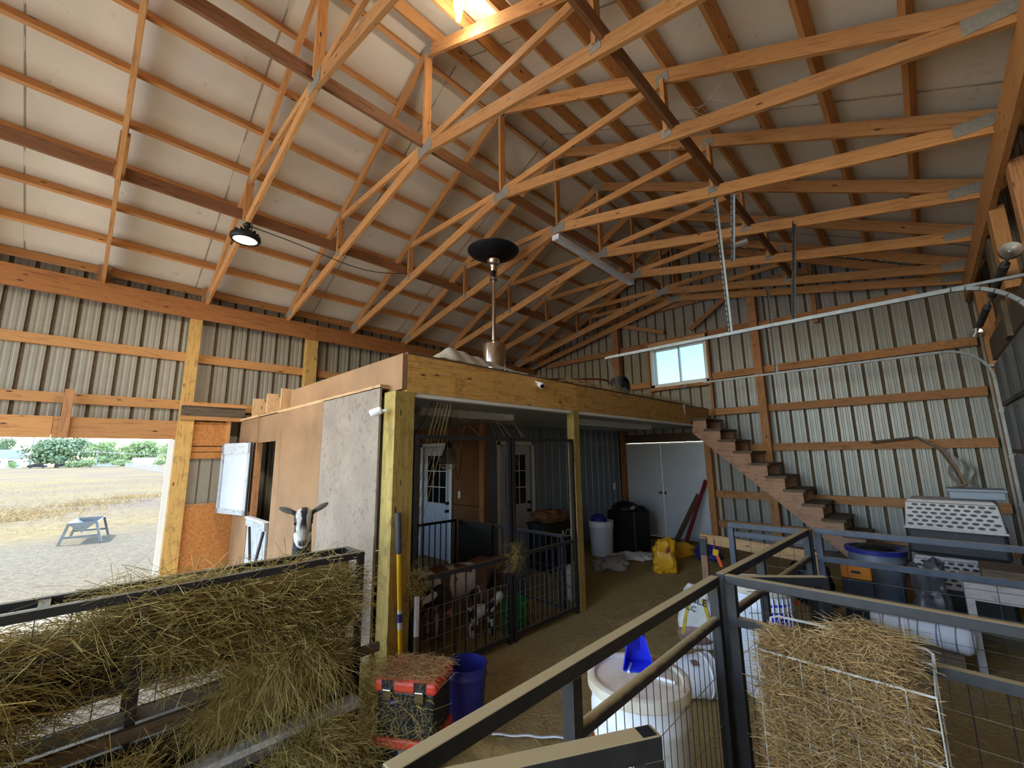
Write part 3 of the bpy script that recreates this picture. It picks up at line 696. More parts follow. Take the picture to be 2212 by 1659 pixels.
# white double door in the back wall
d3 = struct('door_4', 'white double door with a brass knob in the back wall', (-4.3, YB, 0))
xm_ = -4.32
for x0, x1 in ((DX0+.05, xm_-.004), (xm_+.004, DX1-.03)):
    MB().mm((x0, YB+.0, .06), (x1, YB+.035, DZ-.03)).build('leaf', 'white_door', d3)
MB().mm((DX0, YB-.02, 0), (DX0+.045, YB+.06, DZ), ).build('jamb', 'white_trim', d3); MB().mm((DX1-.028, YB-.02, 0), (DX1, YB+.06, DZ)).build('jamb', 'white_trim', d3); MB().mm((DX0, YB-.02, DZ-.03), (DX1, YB+.06, DZ+.01)).build('head', 'white_trim', d3)
MB().mm((DX0, YB-.1, 0), (DX1, YB+.06, .055)).build('threshold', 'oldwood', d3)
kb = MB(); kb.lathe([(.0, .0), (.032, .0), (.032, .008), (.012, .014), (.012, .04), (.028, .046), (.03, .062), (.0, .07)], (xm_-.05, YB+.0, 1.0), 16, rot=Vector((0, 0, 1)).rotation_difference(Vector((0, -1, 0))).to_matrix()); kb.build('knob', 'rust', d3)
MB().mm((xm_+.03, YB-.01, .97), (xm_+.07, YB, 1.03)).build('latch_plate', 'dark_plastic', d3)
# gable window
w1 = struct('window_1', 'small sliding window high in the back wall', (-3.76, YBS, 3.37))
def wbx(name, x0, x1, z0, z1, y0, y1, mat, par): return MB().mm((x0, y0, z0), (x1, y1, z1)).build(name, mat, par)
ix0, ix1, iz0, iz1 = WX0+.03, WX1-.03, WZ0+.03, WZ1-.02
for a in ((WX0, ix0+.04, WZ0, WZ1), (ix1-.04, WX1, WZ0, WZ1)): wbx('frame_side', *a, YB+.02, YBS+.02, 'white_trim', w1)
wbx('frame_head', WX0, WX1, iz1-.05, WZ1, YB+.02, YBS+.02, 'white_trim', w1); wbx('frame_sill', WX0, WX1, WZ0, iz0+.03, YB+.02, YBS+.02, 'white_trim', w1)
for a, b, yy in ((ix0+.04, -3.74, YBS-.02), (-3.78, ix1-.04, YBS-.05)):
    sa = wbx('sash', a, a+.04, iz0+.03, iz1-.05, yy, yy+.03, 'white_trim', w1); wbx('sash_stile', b-.04, b, iz0+.03, iz1-.05, yy, yy+.03, 'white_trim', sa)
    wbx('sash_rail', a, b, iz0+.03, iz0+.06, yy, yy+.03, 'white_trim', sa); wbx('sash_rail', a, b, iz1-.08, iz1-.05, yy, yy+.03, 'white_trim', sa); wbx('pane', a+.04, b-.04, iz0+.06, iz1-.08, yy+.012, yy+.016, 'pane', sa)

# staircase along the back wall
st = thing('staircase', 'open timber staircase with dark treads climbing the back wall to the loft', 'staircase', (-1.9, 8.65, 0))
RS, RN, x0s, z0s = .2105, .2345, -3.16, 2.51
for ys in (8.22, 9.0):
    poly = []
    for k in range(12):
        xa = x0s+RN*k; za = z0s-.03-RS*k
        poly += [(xa, ys, za), (xa+RN, ys, za)]
    poly += [(x0s+RN*12-.02, ys, 0), (x0s+RN*11-.17, ys, 0), (x0s-.03, ys, z0s-.27)]
    mb = MB(); mb.prism(poly, (0, .04, 0)); mb.build('stringer', 'stringer', st)
for k in range(12):
    xa = x0s+RN*k; za = z0s-RS*k
    if za < .05: break
    MB().mm((xa-.03, 8.16, za-.032), (xa+RN+.045, 9.07, za+.006)).build('tread', 'oldwood', st)
# sectional garage door, tracks and hangers
gd = struct('door_5', 'galvanized sectional garage door with curved overhead tracks', (.85, 6.7, 0))
for k in range(5):
    z0 = .02+k*.598; mb = MB(); mb.mm((.80, GY0+.03, z0), (.84, GY1-.03, z0+.59)); pn = mb.build('door_section', 'galv', gd)
    for yy in (GY0+.12, 5.9, 6.7, 7.5, GY1-.12): MB().mm((.775, yy-.04, z0+.03), (.80, yy+.04, z0+.56)).build('stile', 'dark_plastic', pn)
    MB().mm((.77, GY0+.05, z0-.01), (.80, GY1-.05, z0+.035)).build('strut', 'steel', pn)
    for yy in (GY1-.06,): 
        hb = MB(); hb.mm((.73, yy-.03, z0+.52), (.79, yy+.06, z0+.56)); hb.build('roller_hinge', 'galv', pn)
TZ = 3.2
def track(y, x_end, nm='track'):
    pts = [(.74, y, .02), (.74, y, TZ-.42)]
    for k in range(1, 8):
        a = math.pi/2*k/8; pts.append((.74-.42*(1-math.cos(a)), y, TZ-.42+.42*math.sin(a)))
    pts += [(.32, y, TZ), (x_end, y, TZ)]
    mb = MB()
    for a, b in zip(pts, pts[1:]):
        a = Vector(a); b = Vector(b); d = (b-a).normalized(); upv = Vector((0, 1, 0)).cross(d); e = d*.004
        mb.beam(a-e, b+e, .034, .005, up=upv); 
        s1 = Vector((0, .016, 0)); mb.beam(a-e+s1+upv*.014, b+e+s1+upv*.014, .004, .03, up=upv); mb.beam(a-e-s1+upv*.014, b+e-s1+upv*.014, .004, .03, up=upv)
    return mb.build(nm, 'galv', gd)
track(5.13, -3.13); track(8.36, -2.95)
MB().mm((-3.1, 5.15, TZ+.02), (.78, 5.18, TZ+.045)).build('track_angle', 'galv', gd)
def strap(p, q, name='hanger_strap'):
    mb = MB(); p = Vector(p); q = Vector(q); mb.beam(p, q, .006, .034, up=(0, 1, .01)); mb.beam(p+Vector((.015, .015, 0)), q+Vector((.015, .015, 0)), .034, .006, up=(0, 1, .01))
    n = int((p-q).length/.06)
    for k in range(n):
        c = p+(q-p)*((k+.5)/n); mb.box(c+Vector((0, -.018, 0)), (.012, .004, .022), mi=1)
    return mb.build(name, ['galv', 'black'], gd)
strap((-1.47, 5.14, TZ), (-1.40, 4.84, 4.9)); strap((-1.38, 5.2, TZ+.9), (-1.20, 4.84, 4.86)); strap((-.85, 5.14, TZ), (-.85, 6.03, 4.75)); strap((-1.72, 8.36, TZ), (-1.72, 8.45, 4.85))
sp = MB(); sp.tube([(.68, GY0, 3.42), (.68, GY1, 3.42)], .014, 8); sp.build('torsion_bar', 'galv', gd)
for ya, yb in ((5.4, 6.4), (6.9, 7.9)):
    sb = MB(); sb.tube([(.68, ya, 3.42), (.68, yb, 3.42)], .034, 12); sb.build('torsion_spring', 'steel', gd)
for yy in (GY0+.03, GY1-.03):
    dr = MB(); dr.lathe([(.012, -.02), (.065, -.025), (.05, 0), (.065, .025), (.012, .02)], (.68, yy, 3.42), 18, axis='Y'); dr.build('cable_drum', 'chrome', gd)
# ================================================================== LAMPS AND THINGS OVERHEAD
# high bay lamp under the left chord
hb = wY(530, 515, 1.11); 
t = thing('high_bay_lamp', 'round black high bay lamp hanging from a roof truss by the left wall', 'lamp', (hb.x, hb.y, hb.z-.06))
x, y, z = hb
MB().lathe([(.02, .10), (.075, .09), (.085, .05), (.16, .03), (.165, -.01), (.15, -.03), (.13, -.03)], hb, 32).build('housing', 'black', t)
MB().lathe([(.0, -.022), (.13, -.022)], hb, 32).build('lens', 'lens_lit', t)
for k in range(10):
    a = k*.628; MB().box(hb+Vector((math.cos(a)*.10, math.sin(a)*.10, .06)), (.07, .006, .05), Matrix.Rotation(a, 3, 'Z')).build('cooling_fin', 'black', t)
MB().tube([hb+Vector((0, 0, .1)), hb+Vector((.03, .01, .2))], .028, 10).build('driver_box', 'black', t)
lp = []
for k in range(26): a = k*.75; lp.append(hb+Vector((.06+.05*math.cos(a), .05*math.sin(a), .12+.02*math.sin(a*.6)+k*.001)))
MB().tube(lp, .005, 5).build('coiled_cord', 'cord', t)
cp = []
q0, q1 = hb+Vector((.03, .02, .16)), Vector((-5.9, 3.55, 4.93))
for k in range(13): u = k/12; p = q0.lerp(q1, u); p.z -= .16*math.sin(math.pi*u)*(1-u*.3)-.05*math.sin(math.pi*u*2); cp.append(p)
MB().tube(cp, .006, 5).build('power_cord', 'cord', t)
def light(name, kind, loc, e, parent=None, size=.2, col=(1, .93, .82), rot=None, spot=None):
    l = bpy.data.lights.new(name, kind); l.energy = e; l.color = col
    if kind == 'AREA': l.shape = 'DISK'; l.size = size
    elif kind in ('POINT', 'SPOT'): l.shadow_soft_size = size
    if spot: l.spot_size = spot; l.spot_blend = .6
    o = bpy.data.objects.new(name, l); COL.objects.link(o)
    if parent is not None:
        o.parent = parent; off = parent.location; loc = Vector(loc)-off
    o.location = loc
    if rot: o.rotation_euler = rot
    return o
light('high_bay_light', 'AREA', hb+Vector((0, 0, -.05)), HB_POWER, t, .26)
# glowing bulb lamp above, cut by the picture's top edge
b0 = wY(990, 44, 2.16)
t = thing('bulb_lamp', 'glowing yellow white lamp hanging under the ridge', 'lamp', (b0.x, b0.y, b0.z))
MB().lathe([(.0, 0), (.018, .0), (.03, .03), (.038, .09), (.05, .17), (.055, .24), (.05, .28), (.03, .30)], b0, 20).build('bulb', 'lamp_lit', t)
for k in range(10):
    a = k*.628; MB().tube([b0+Vector((.022*math.cos(a), .022*math.sin(a), -.004)), b0+Vector((.044*math.cos(a), .044*math.sin(a), .09)), b0+Vector((.062*math.cos(a), .062*math.sin(a), .24)), b0+Vector((.035*math.cos(a), .035*math.sin(a), .31))], .0022, 5).build('cage_wire', 'yellow', t)
MB().lathe([(.03, .29), (.034, .31), (.034, .36), (.015, .38), (.0, .38)], b0, 16).build('socket', 'black', t)
MB().tube([b0+Vector((0, 0, .37)), (b0.x, b0.y, roof_z(b0.x))], .005, 6).build('cord', 'cord', t)
light('bulb_light', 'POINT', b0+Vector((0, 0, -.06)), BULB_POWER, t, .06)
# long fluorescent fixtures
def fluor(a, b, lab, hang=None, tubes=True, drop=0):
    a = Vector(a); b = Vector(b); c = (a+b)/2
    t = thing('fluorescent_fixture', lab, 'light fixture', (c.x, c.y, min(a.z, b.z)-.05)); d = (b-a).normalized(); s = Vector((0, 0, 1)).cross(d).normalized()
    mb = MB(); w = .055
    pr = [s*-w+Vector((0, 0, .04)), s*w+Vector((0, 0, .04)), s*w*1.15-Vector((0, 0, .02)), s*.02-Vector((0, 0, .012)), s*-.02-Vector((0, 0, .012)), s*-w*1.15-Vector((0, 0, .02))]
    mb.prism([a+p for p in pr], b-a); mb.build('housing', 'white_trim', t)
    for k in (-1, 1):
        MB().tube([a+d*.03+s*.035*k-Vector((0, 0, .032)), b-d*.03+s*.035*k-Vector((0, 0, .032))], .0125, 8).build('tube', 'white_plastic', t)
    for e, sg in ((a, 1), (b, -1)): MB().beam(e, e+d*.03*sg, .125, .075).build('end_cap', 'white_plastic', t)
    if hang is not None:
        for f in (.12, .88): p = a.lerp(b, f); MB().tube([p+Vector((0, 0, .03)), (p.x, p.y, hang)], .003, 5).build('hanger', 'galv', t)
    return t
fluor((-3.63, 4.70, 5.13), (-3.63, 7.02, 5.08), 'long white fluorescent fixture hanging below the truss peaks', 5.3)
fluor((-4.05, 2.62, 2.365), (-3.99, 4.05, 2.365), 'dusty white fluorescent fixture under the loft above the goat pen')
fluor((-3.83, 5.27, 2.365), (-3.83, 7.70, 2.365), 'dusty white fluorescent fixture under the loft before the double door')
p = wY(1600, 525, 7.9)
t = thing('small_ceiling_fixture', 'small white box fixture between the far roof trusses', 'light fixture', (p.x, p.y, p.z-.03)); MB().mm(p-Vector((.12, .05, .03)), p+Vector((.12, .05, .02))).build('housing', 'white_trim', t); MB().mm(p-Vector((.6, .02, .0)), p+Vector((.5, .02, .015))).build('mounting_bar', 'galv', t)
# patio heater on the loft
hx_, hy_, hz_ = -4.5, 4.22, LT+.02
t = thing('patio_heater', 'tall steel patio heater with a black dome standing on the loft', 'heater', (hx_, hy_, hz_))
c = Vector((hx_, hy_, hz_))
MB().lathe([(.0, 0), (.22, 0), (.225, .03), (.18, .05)], c, 32).build('base_plate', 'chrome', t)
MB().lathe([(.178, .05), (.18, .06), (.18, .72), (.172, .745), (.06, .80), (.03, .80)], c, 32).build('tank_housing', 'chrome', t)
MB().lathe([(.03, .78), (.03, 1.75), (.036, 1.75), (.036, 1.78), (.03, 1.78)], c, 16).build('pole', 'chrome', t)
MB().lathe([(.03, 1.76), (.06, 1.78), (.06, 2.0), (.075, 2.02), (.09, 2.03), (.09, 2.05), (.075, 2.06), (.10, 2.09), (.10, 2.12), (.04, 2.14), (.0, 2.14)], c, 24).build('burner', 'chrome', t)
MB().box(c+Vector((.05, -.05, 1.86)), (.05, .05, .09)).build('control_knob', 'black', t)
MB().lathe([(.08, 2.15), (.25, 2.17), (.38, 2.24), (.405, 2.27), (.40, 2.275), (.25, 2.31), (.0, 2.345)], c, 40).build('dome', 'black', t)
# bent corrugated sheet lying on the loft edge
mb = MB()
def fsheet(u, v):
    hgt = (.20*math.sin(min(1, u/.22)*math.pi/2)) * (1-.78*max(0, u-.22)/.78)
    return (LX-.015-v*.24, 2.30+u*1.52+.03*v, LT+.026+v*hgt+.008*math.sin(u*46)+.004*math.sin(u*15))
mb.grid(fsheet, 90, 8); o = mb.build('corrugated_sheet', 'tinsheet', None, label='bent corrugated metal sheet lying on the loft edge before the patio heater', cat='metal sheet'); sm_ = o.modifiers.new('s', 'SOLIDIFY'); sm_.thickness = .003
# rusty frame, drum and litter on the loft
t = thing('rusty_frame', 'rusty tubular metal frame lying on the loft edge', 'metal frame', (-3.7, 5.2, LT+.02))
z = LT+.03
MB().tube([(-3.42, 4.2, z+.05), (-3.42, 5.35, z+.19), (-3.42, 5.6, z+.20), (-3.42, 5.75, z+.15), (-3.42, 5.8, z+.02)], .014, 8).build('tube_rail', 'rust', t); MB().tube([(-3.72, 4.2, z+.05), (-3.72, 5.35, z+.19), (-3.72, 5.6, z+.20), (-3.72, 5.75, z+.15), (-3.72, 5.8, z+.02)], .014, 8).build('tube_rail', 'rust', t)
for yy in (4.6, 5.0, 5.4): MB().tube([(-3.42, yy, z+.05+.12*(yy-4.2)), (-3.72, yy, z+.05+.12*(yy-4.2))], .01, 8).build('cross_tube', 'rust', t); MB().tube([(-3.42, yy, z), (-3.42, yy, z+.05+.12*(yy-4.2))], .009, 6).build('leg_tube', 'rust', t)
t = thing('black_drum_fan', 'round black barn fan standing on the loft by the window', 'fan', (-3.5, 6.15, LT+.02))
MB().lathe([(.15, -.09), (.17, -.09), (.175, .08), (.15, .1), (.14, .1)], (-3.5, 6.15, LT+.2), 28, axis='X').build('shroud', 'dark_plastic', t)
for k in range(5): MB().lathe([(.03*k+.018, .0), (.03*k+.022, .0)], (-3.405, 6.15, LT+.2), 24, axis='X').build('guard_ring', 'black', t)
for k in range(4): a = k*math.pi/2+.3; MB().box((-3.5, 6.15+.075*math.cos(a), LT+.2+.075*math.sin(a)), (.02, .13, .05), Matrix.Rotation(a, 3, 'X')).build('fan_blade', 'black', t)
MB().mm((-3.56, 6.02, LT+.02), (-3.44, 6.28, LT+.05)).build('foot', 'black', t)
n = 1500; P = np.stack([NP.uniform(LX-.35, LX-.02, n), NP.uniform(4.4, 8.6, n), LT+.05+NP.uniform(0, .05, n)], 1)
strands('loft_hay', P, rdir(n, .2), NP.uniform(.06, .2, n), NP.normal(scale=.012, size=(n, 3)), .0016, 'litter', lo)
# cobwebs
webs = []
def web(a, b, sag=.05, n=8):
    a = Vector(a); b = Vector(b); return [a.lerp(b, k/n)-Vector((0, 0, sag*math.sin(math.pi*k/n))) for k in range(n+1)]
mb = MB(); e = Vector((-3.1, 5.13, TZ))
for k in range(16):
    q = Vector((-3.3-.15*R.random(), 5.75+.5*R.random(), LT+.04+.32*R.random())); mb.tube(web(e, q, .03), .0014, 4)
for k in range(12):
    q = Vector((-3.22, 6.9+1.2*R.random(), LT+.02)); mb.tube(web((-3.6, 9.15, 3.36), q, .05), .0014, 4)
mb.build('cobweb', 'web', lo, kind='stuff')
mb = MB()
for k in range(26):
    a = Vector((-3.35-.6*R.random(), 2.1+1.4*R.random(), 2.37)); b = a+Vector((R.uniform(-.3, .3), R.uniform(-.4, .4), -R.uniform(.25, .75))); mb.tube(web(a, b, -.04), .0016, 4)
for k in range(5):
    a = Vector((-3.3, 2.35+.04*k, 2.36)); mb.tube(web(a, (-3.27+.0*k, 2.06+.02*k, 1.55-.1*k), .03), .003, 4)
mb.build('hanging_web', 'litter', lo, kind='stuff')
mb = MB()
for k in range(30):
    i = R.choice((2, 3, 4)); a = Vector((XRI+2.264+R.uniform(-.4, .4), 1.168+1.216*i, 4.9+R.random()*.5)); b = a+Vector((R.uniform(-.5, .5), R.uniform(-.1, 1.0), R.uniform(-.3, .3))); mb.tube(web(a, b, .06), .0012, 4)
mb.build('truss_web', 'web', trs[3], kind='stuff')
# cameras and hooks on the beam
def sec_cam(p, d, lab):
    p = Vector(p); d = Vector(d).normalized(); t = thing('security_camera', lab, 'camera', (p.x, p.y, p.z-.04)); rot = Vector((0, 0, 1)).rotation_difference(d).to_matrix()
    MB().lathe([(0, -.05), (.03, -.05), (.034, -.03), (.034, .045), (.03, .05), (.0, .05)], p, 16, rot=rot).build('body', 'white_trim', t); MB().lathe([(0, .051), (.026, .051), (.024, .056), (0, .056)], p, 16, rot=rot).build('lens', 'blackglass', t)
    return t
q = wX(1168, 832, LX+.06); t = sec_cam(q, (.7, -.35, -.35), 'small white camera on the face of the loft beam'); MB().tube([q, (LX+.005, q.y-.03, q.z+.05)], .01, 8).build('mount_arm', 'white_trim', t)
q = wY(812, 890, PY-.07); t = sec_cam(q, (-.6, -.6, -.3), 'small white camera on the plywood by the yellow post'); MB().tube([q, (q.x+.06, PY-.002, q.z+.015)], .012, 8).build('mount_arm', 'white_trim', t)
q = wX(1478, 885, LX+.02); MB().tube([q+Vector((0, 0, .1)), q+Vector((.005, 0, 0)), q+Vector((.01, -.01, -.06)), q+Vector((.02, -.04, -.085))], .014, 8).build('rope_hook', 'cream_plastic', None, label='cream rope end hanging on the loft beam above the stairs', cat='hook')
q = wX(1238, 897, LX-.16); t = thing('pull_switch', 'white pull switch under the loft beam next to the slim yellow post', 'switch', q); MB().mm(q-Vector((.02, .02, .04)), q+Vector((.02, .02, .05))).build('body', 'white_trim', t); MB().tube([q, q-Vector((0, 0, .2))], .0015, 4).build('pull_cord', 'web', t)
q = wX(937, 860, LX-.3); t = thing('outlet_adapter', 'white plug adapter on the metal underside of the loft', 'plug', q); MB().mm(q-Vector((.03, .02, .05)), q+Vector((.03, .02, .06))).build('body', 'cream_plastic', t); MB().tube(web(q, q+Vector((.05, -.45, -.55)), .1), .004, 5).build('cord', 'cord', t)
# heat lamp over the pen
q = wX(968, 1003, -4.2)
t = thing('heat_lamp', 'wire guarded heat lamp hanging over the goat pen', 'lamp', (q.x, q.y, q.z-.07))
MB().lathe([(.045, .2), (.055, .18), (.075, .12), (.105, .03), (.11, .0), (.104, .0)], q, 24).build('shade', 'galv', t); MB().lathe([(.0, .27), (.035, .26), (.045, .2)], q, 16).build('socket', 'black', t)
for k in range(8): a = k*math.pi/4; MB().tube([q+Vector((.112*math.cos(a), .112*math.sin(a), 0)), q+Vector((.07*math.cos(a), .07*math.sin(a), -.05)), q+Vector((.0, 0, -.065))], .003, 5).build('guard_wire', 'white_trim', t)
for rr, zz in ((.112, 0), (.085, -.035)): MB().tube([q+Vector((rr*math.cos(a*.3927), rr*math.sin(a*.3927), zz)) for a in range(17)], .004, 5).build('guard_ring', 'white_trim', t)
MB().tube([q+Vector((0, 0, .26)), (q.x+.05, q.y, LB-.02)], .005, 6).build('cord', 'cord', t); MB().tube(web(q+Vector((.05, .05, .2)), q+Vector((.12, .12, .18)), .38), .004, 5).build('cord', 'cord', t)
# ================================================================== PENS OF STEEL PANELS
def panel(lab, group, a, b, zt, uprights, mid=None, wires=None, mat='steel', tb=.045, midround=False, bars=None, name='pen_fence', bottom=None):
    """a,b: ends (x,y); uprights: fractions along; wires: (f0,f1,z0,z1,step_u,step_z)"""
    a = Vector((a[0], a[1], 0)); b = Vector((b[0], b[1], 0)); c = (a+b)/2; d = (b-a).normalized(); Ln = (b-a).length
    t = thing(name, lab, 'pen panel', (c.x, c.y, 0), group); Z = Vector((0, 0, 1))
    MB().beam(a+Z*(zt-tb/2), b+Z*(zt-tb/2), tb, tb).build('top_rail', mat, t, bevel=.004)
    for f in uprights:
        p = a.lerp(b, f); p = p+d*(tb/2 if f < .01 else (-tb/2 if f > .99 else 0))
        MB().beam(p+Z*.0, p+Z*(zt-tb), tb, tb, up=d).build('upright', mat, t)
    if mid:
        f0, f1, z = mid; p, q = a.lerp(b, f0), a.lerp(b, f1)
        if midround: MB().tube([p+Z*z, q+Z*z], .024, 12).build('mid_rail', mat, t)
        else: MB().beam(p+Z*z, q+Z*z, tb*.9, tb*.9).build('mid_rail', mat, t)
    if bottom: p, q = a.lerp(b, bottom[0]), a.lerp(b, bottom[1]); MB().beam(p+Z*bottom[2], q+Z*bottom[2], tb*.8, tb*.8).build('bottom_rail', mat, t)
    if bars:
        f0, f1, z0, z1, n = bars
        for k in range(n): p = a.lerp(b, f0+(f1-f0)*(k+.5)/n); MB().tube([p+Z*z0, p+Z*z1], .008, 6).build('bar', mat, t)
    if wires:
        f0, f1, z0, z1, su, sz = wires; mb = MB(); p, q = a.lerp(b, f0), a.lerp(b, f1); L2 = (q-p).length
        n = max(2, int(L2/su)); 
        for k in range(1, n): r = p.lerp(q, k/n); mb.tube([r+Z*z0, r+Z*z1], .0019, 4, cap=False)
        n = max(2, int((z1-z0)/sz))
        for k in range(0, n+1): zz = z0+(z1-z0)*k/n; mb.tube([p+Z*zz, q+Z*zz], .0019, 4, cap=False)
        mb.build('wire_mesh', mat, t)
    return t
G = 'black steel pen panels on the right'
panel('dusty black pen panel running beside the lidded barrel with the blue scoop', G, (-.905, .53), (-.905, 2.47), 1.2, (0, .335, 1), (.335, .99, .985), (.345, .99, .06, .965, .055, .2), midround=True)
panel('dusty black pen panel behind the corner post, beside the second white barrel', G, (-.90, 2.53), (-.83, 4.42), 1.2, (0, .36, 1), (.02, .99, .97), (.0, 1, .06, .95, .1, .2), midround=True)
panel('dusty black pen panel holding the wire hay basket', G, (-.86, 2.5), (.70, 2.5), 1.21, (0, .99), (.02, 1, .985), (.03, 1, .06, .96, .1, .1))
panel('blue grey gate frame at the far corner of the steel pen', G, (-1.47, 4.47), (-.80, 4.47), 1.19, (0, 1), (.08, .95, 1.09), (.1, .95, .3, 1.06, .1, .1), mat='steel_blue'); 
panel('blue grey pen panel at the back of the steel pen before the dog crates', G, (-.78, 4.47), (.70, 4.47), 1.21, (0, .99), (.02, 1, .965), (.02, 1, .06, .94, .15, .1), mat='steel_blue')
panel('short gate leaf ajar behind the corner post of the steel pen', G, (-.80, 2.56), (-.47, 2.84), 1.2, (1,), None, (.05, .95, .06, 1.12, .075, .1), name='kennel_gate')
panel('near black gate leaf with an open square tube end', G, (-.86, .50), (-.55, 1.04), 1.2, (.96,), None, (.4, .93, .06, 1.1, .06, .2), name='kennel_gate', tb=.05)
_t = bpy.data.objects['kennel_gate.001']; _p = Vector((-.86, .50, 0)).lerp(Vector((-.55, 1.04, 0)), .955); _d = (Vector((-.55, 1.04, 0))-Vector((-.86, .50, 0))).normalized()
MB().beam(_p+Vector((0, 0, 1.2005))-_d*.018, _p+Vector((0, 0, 1.2005))+_d*.018, .036, .002).build('tube_end_shade', 'blackvoid', _t)  # flat black patch painting the shade inside the open tube end
# tall stall gates under the loft beam
def stall(lab, y0, y1):
    t = thing('stall_gate', lab, 'gate', (LX-.02, (y0+y1)/2, 0), 'tall stall gates under the loft'); X = LX-.02; tb = .04
    for yy in (y0+tb/2, y1-tb/2): MB().mm((X-tb/2, yy-tb/2, 0), (X+tb/2, yy+tb/2, 2.05)).build('upright', 'steel_black', t)
    for zz in (2.03, .82, .07): MB().mm((X-tb/2, y0+tb, zz-.018), (X+tb/2, y1-tb, zz+.018)).build('rail', 'steel_black', t)
    n = 9
    for k in range(n): yy = y0+tb+(y1-y0-2*tb)*(k+.5)/n; MB().tube([(X, yy, .08), (X, yy, .81)], .0085, 6).build('bar', 'steel_black', t)
    mb = MB()
    for k in range(13): yy = y0+tb+(y1-y0-2*tb)*(k+.5)/13; mb.tube([(X+.02, yy, .08), (X+.02, yy, .58)], .003, 4, cap=False)
    for k in range(5): zz = .1+k*.12; mb.tube([(X+.02, y0+tb, zz), (X+.02, y1-tb, zz)], .003, 4, cap=False)
    mb.build('wire_mesh', 'wire_dusty', t); return t
stall('tall dark stall gate next to the thick yellow post', 2.05, 3.24); stall('tall dark stall gate next to the slim yellow post', 3.27, 4.37)
n = 260
for yy, zz, nm in ((3.26, .86, 'stall_gate'), (2.07, .84, 'stall_gate')):
    P = np.stack([LX+NP.uniform(-.03, .04, n), NP.normal(yy, .035, n), zz-NP.uniform(-.1, .16, n)], 1); strands('hay_tuft', P, rdir(n, .8, (0, 0, -.3)), NP.uniform(.05, .16, n), NP.normal(scale=.03, size=(n, 3)), .0014, 'hay', bpy.data.objects[nm])
# inner stall panels
panel('dark barred panel at the back of the goat stall', 'barred stall panels', (-5.36, 3.42), (-5.36, 4.20), .90, (0, 1), None, None, 'steel_black', .035, bars=(.05, .95, .05, .88, 7), name='stall_fence', bottom=(0, 1, .06))
panel('dark barred panel between the goat stall and the double door', 'barred stall panels', (-5.36, 4.26), (-3.32, 4.26), .89, (0, .33, .66, 1), None, (.02, .98, .06, .5, .1, .1), 'steel_blue', .035, bars=(.02, .98, .05, .87, 20), name='stall_fence', bottom=(0, 1, .06))
MB().mm((-5.30, 4.20, .08), (-4.55, 4.235, .88)).build('rubber_sheet', 'black', None, label='black rubber sheet standing against the barred stall panel', cat='sheet')

# ================================================================== HAY RACK ON THE LEFT
FX, BX = -2.92, -3.155
fe = thing('hay_rack', 'black steel hay rack stuffed with hay along the feeding pen', 'hay feeder', (-3.04, .2, 0))
def fb(name, a, b, mat='steel_black'): return MB().mm(a, b).build(name, mat, fe)
Y0f, Y1f = -1.9, 1.47
for X in (FX, BX): fb('top_rail', (X-.02, Y0f, 1.165), (X+.02, Y1f-.0, 1.205))
fb('end_rail', (BX+.02, Y1f-.04, 1.165), (FX-.02, Y1f, 1.205)); fb('cross_rail', (BX+.02, -.06, 1.165), (FX-.02, -.02, 1.2)); fb('cross_rail', (BX+.02, -.9, 1.165), (FX-.02, -.86, 1.2))
for yy in (1.43, .29, -.86, -1.88):
    fb('front_post', (FX-.02, yy, 0), (FX+.02, yy+.04, 1.165)); fb('back_post', (BX-.02, yy, 0), (BX+.02, yy+.04, 1.165))
for zz in (.985, .78): fb('front_rail', (FX-.014, Y0f, zz-.018), (FX+.014, Y1f, zz+.018)); fb('back_rail', (BX-.014, Y0f, zz-.018), (BX+.014, Y1f, zz+.018))
fb('tray_lip', (FX+.03, Y0f, .545), (FX+.06, Y1f+.12, .60), 'oldwood'); fb('tray_floor', (BX-.05, Y0f, .50), (FX+.03, Y1f, .52), 'steel_black'); fb('tray_edge', (FX-.02, Y0f, .60), (FX+.0, Y1f, .66), 'galv')
fb('lower_sheet', (FX+.0, Y0f, .08), (FX+.02, Y1f, .50), 'black')
fb('ledge_board', (FX+.05, Y0f, .30), (FX+.15, 1.42, .345), 'ledge'); fb('ledge_edge', (FX+.15, Y0f, .27), (FX+.165, 1.2, .31), 'galv')
mb = MB()
for k in range(30): yy = Y0f+k*.115; mb.tube([(FX-.018, yy, .62), (FX-.018, yy, 1.16)], .0018, 4, cap=False)
for k in range(5): zz = .66+k*.1; mb.tube([(FX-.018, Y0f, zz), (FX-.018, Y1f, zz)], .0018, 4, cap=False)
mb.build('wire_mesh', 'steel_black', fe)
MB().beam((BX, 1.0, .05), (BX, 1.0, .95), .02, .03, up=(1, 0, 0)).build('back_stay', 'steel_black', fe)
# hay in and over the rack
def hay_box(n, lo_, hi_, zs=.35, L=(.12, .36), rad=(.0014, .0030), bias=None, bend=.025):
    P = NP.uniform(lo_, hi_, size=(n, 3)); D = rdir(n, zs, bias); Ln = NP.uniform(*L, n); return P-D/np.linalg.norm(D, axis=1, keepdims=True)*Ln[:, None]*.5, D, Ln, NP.normal(scale=bend, size=(n, 3)), NP.uniform(*rad, n)
def cat_(*a): return [np.concatenate(x) for x in zip(*a)]
fb('black_board', (BX+.10, -1.7, .70), (BX+.115, .27, .955), 'blackvoid')  # plain black board set between the rack rails
sets = []
LH = dict(L=(.18, .55), rad=(.0009, .0020), bend=.045)
sets.append(hay_box(4200, (BX, .30, .90), (FX+.02, 1.42, 1.13), .25, bias=(0, .7, -.1), **LH))
sets.append(hay_box(2600, (BX, -1.2, .96), (FX+.02, .30, 1.08), .25, bias=(0, .8, -.12), **LH))
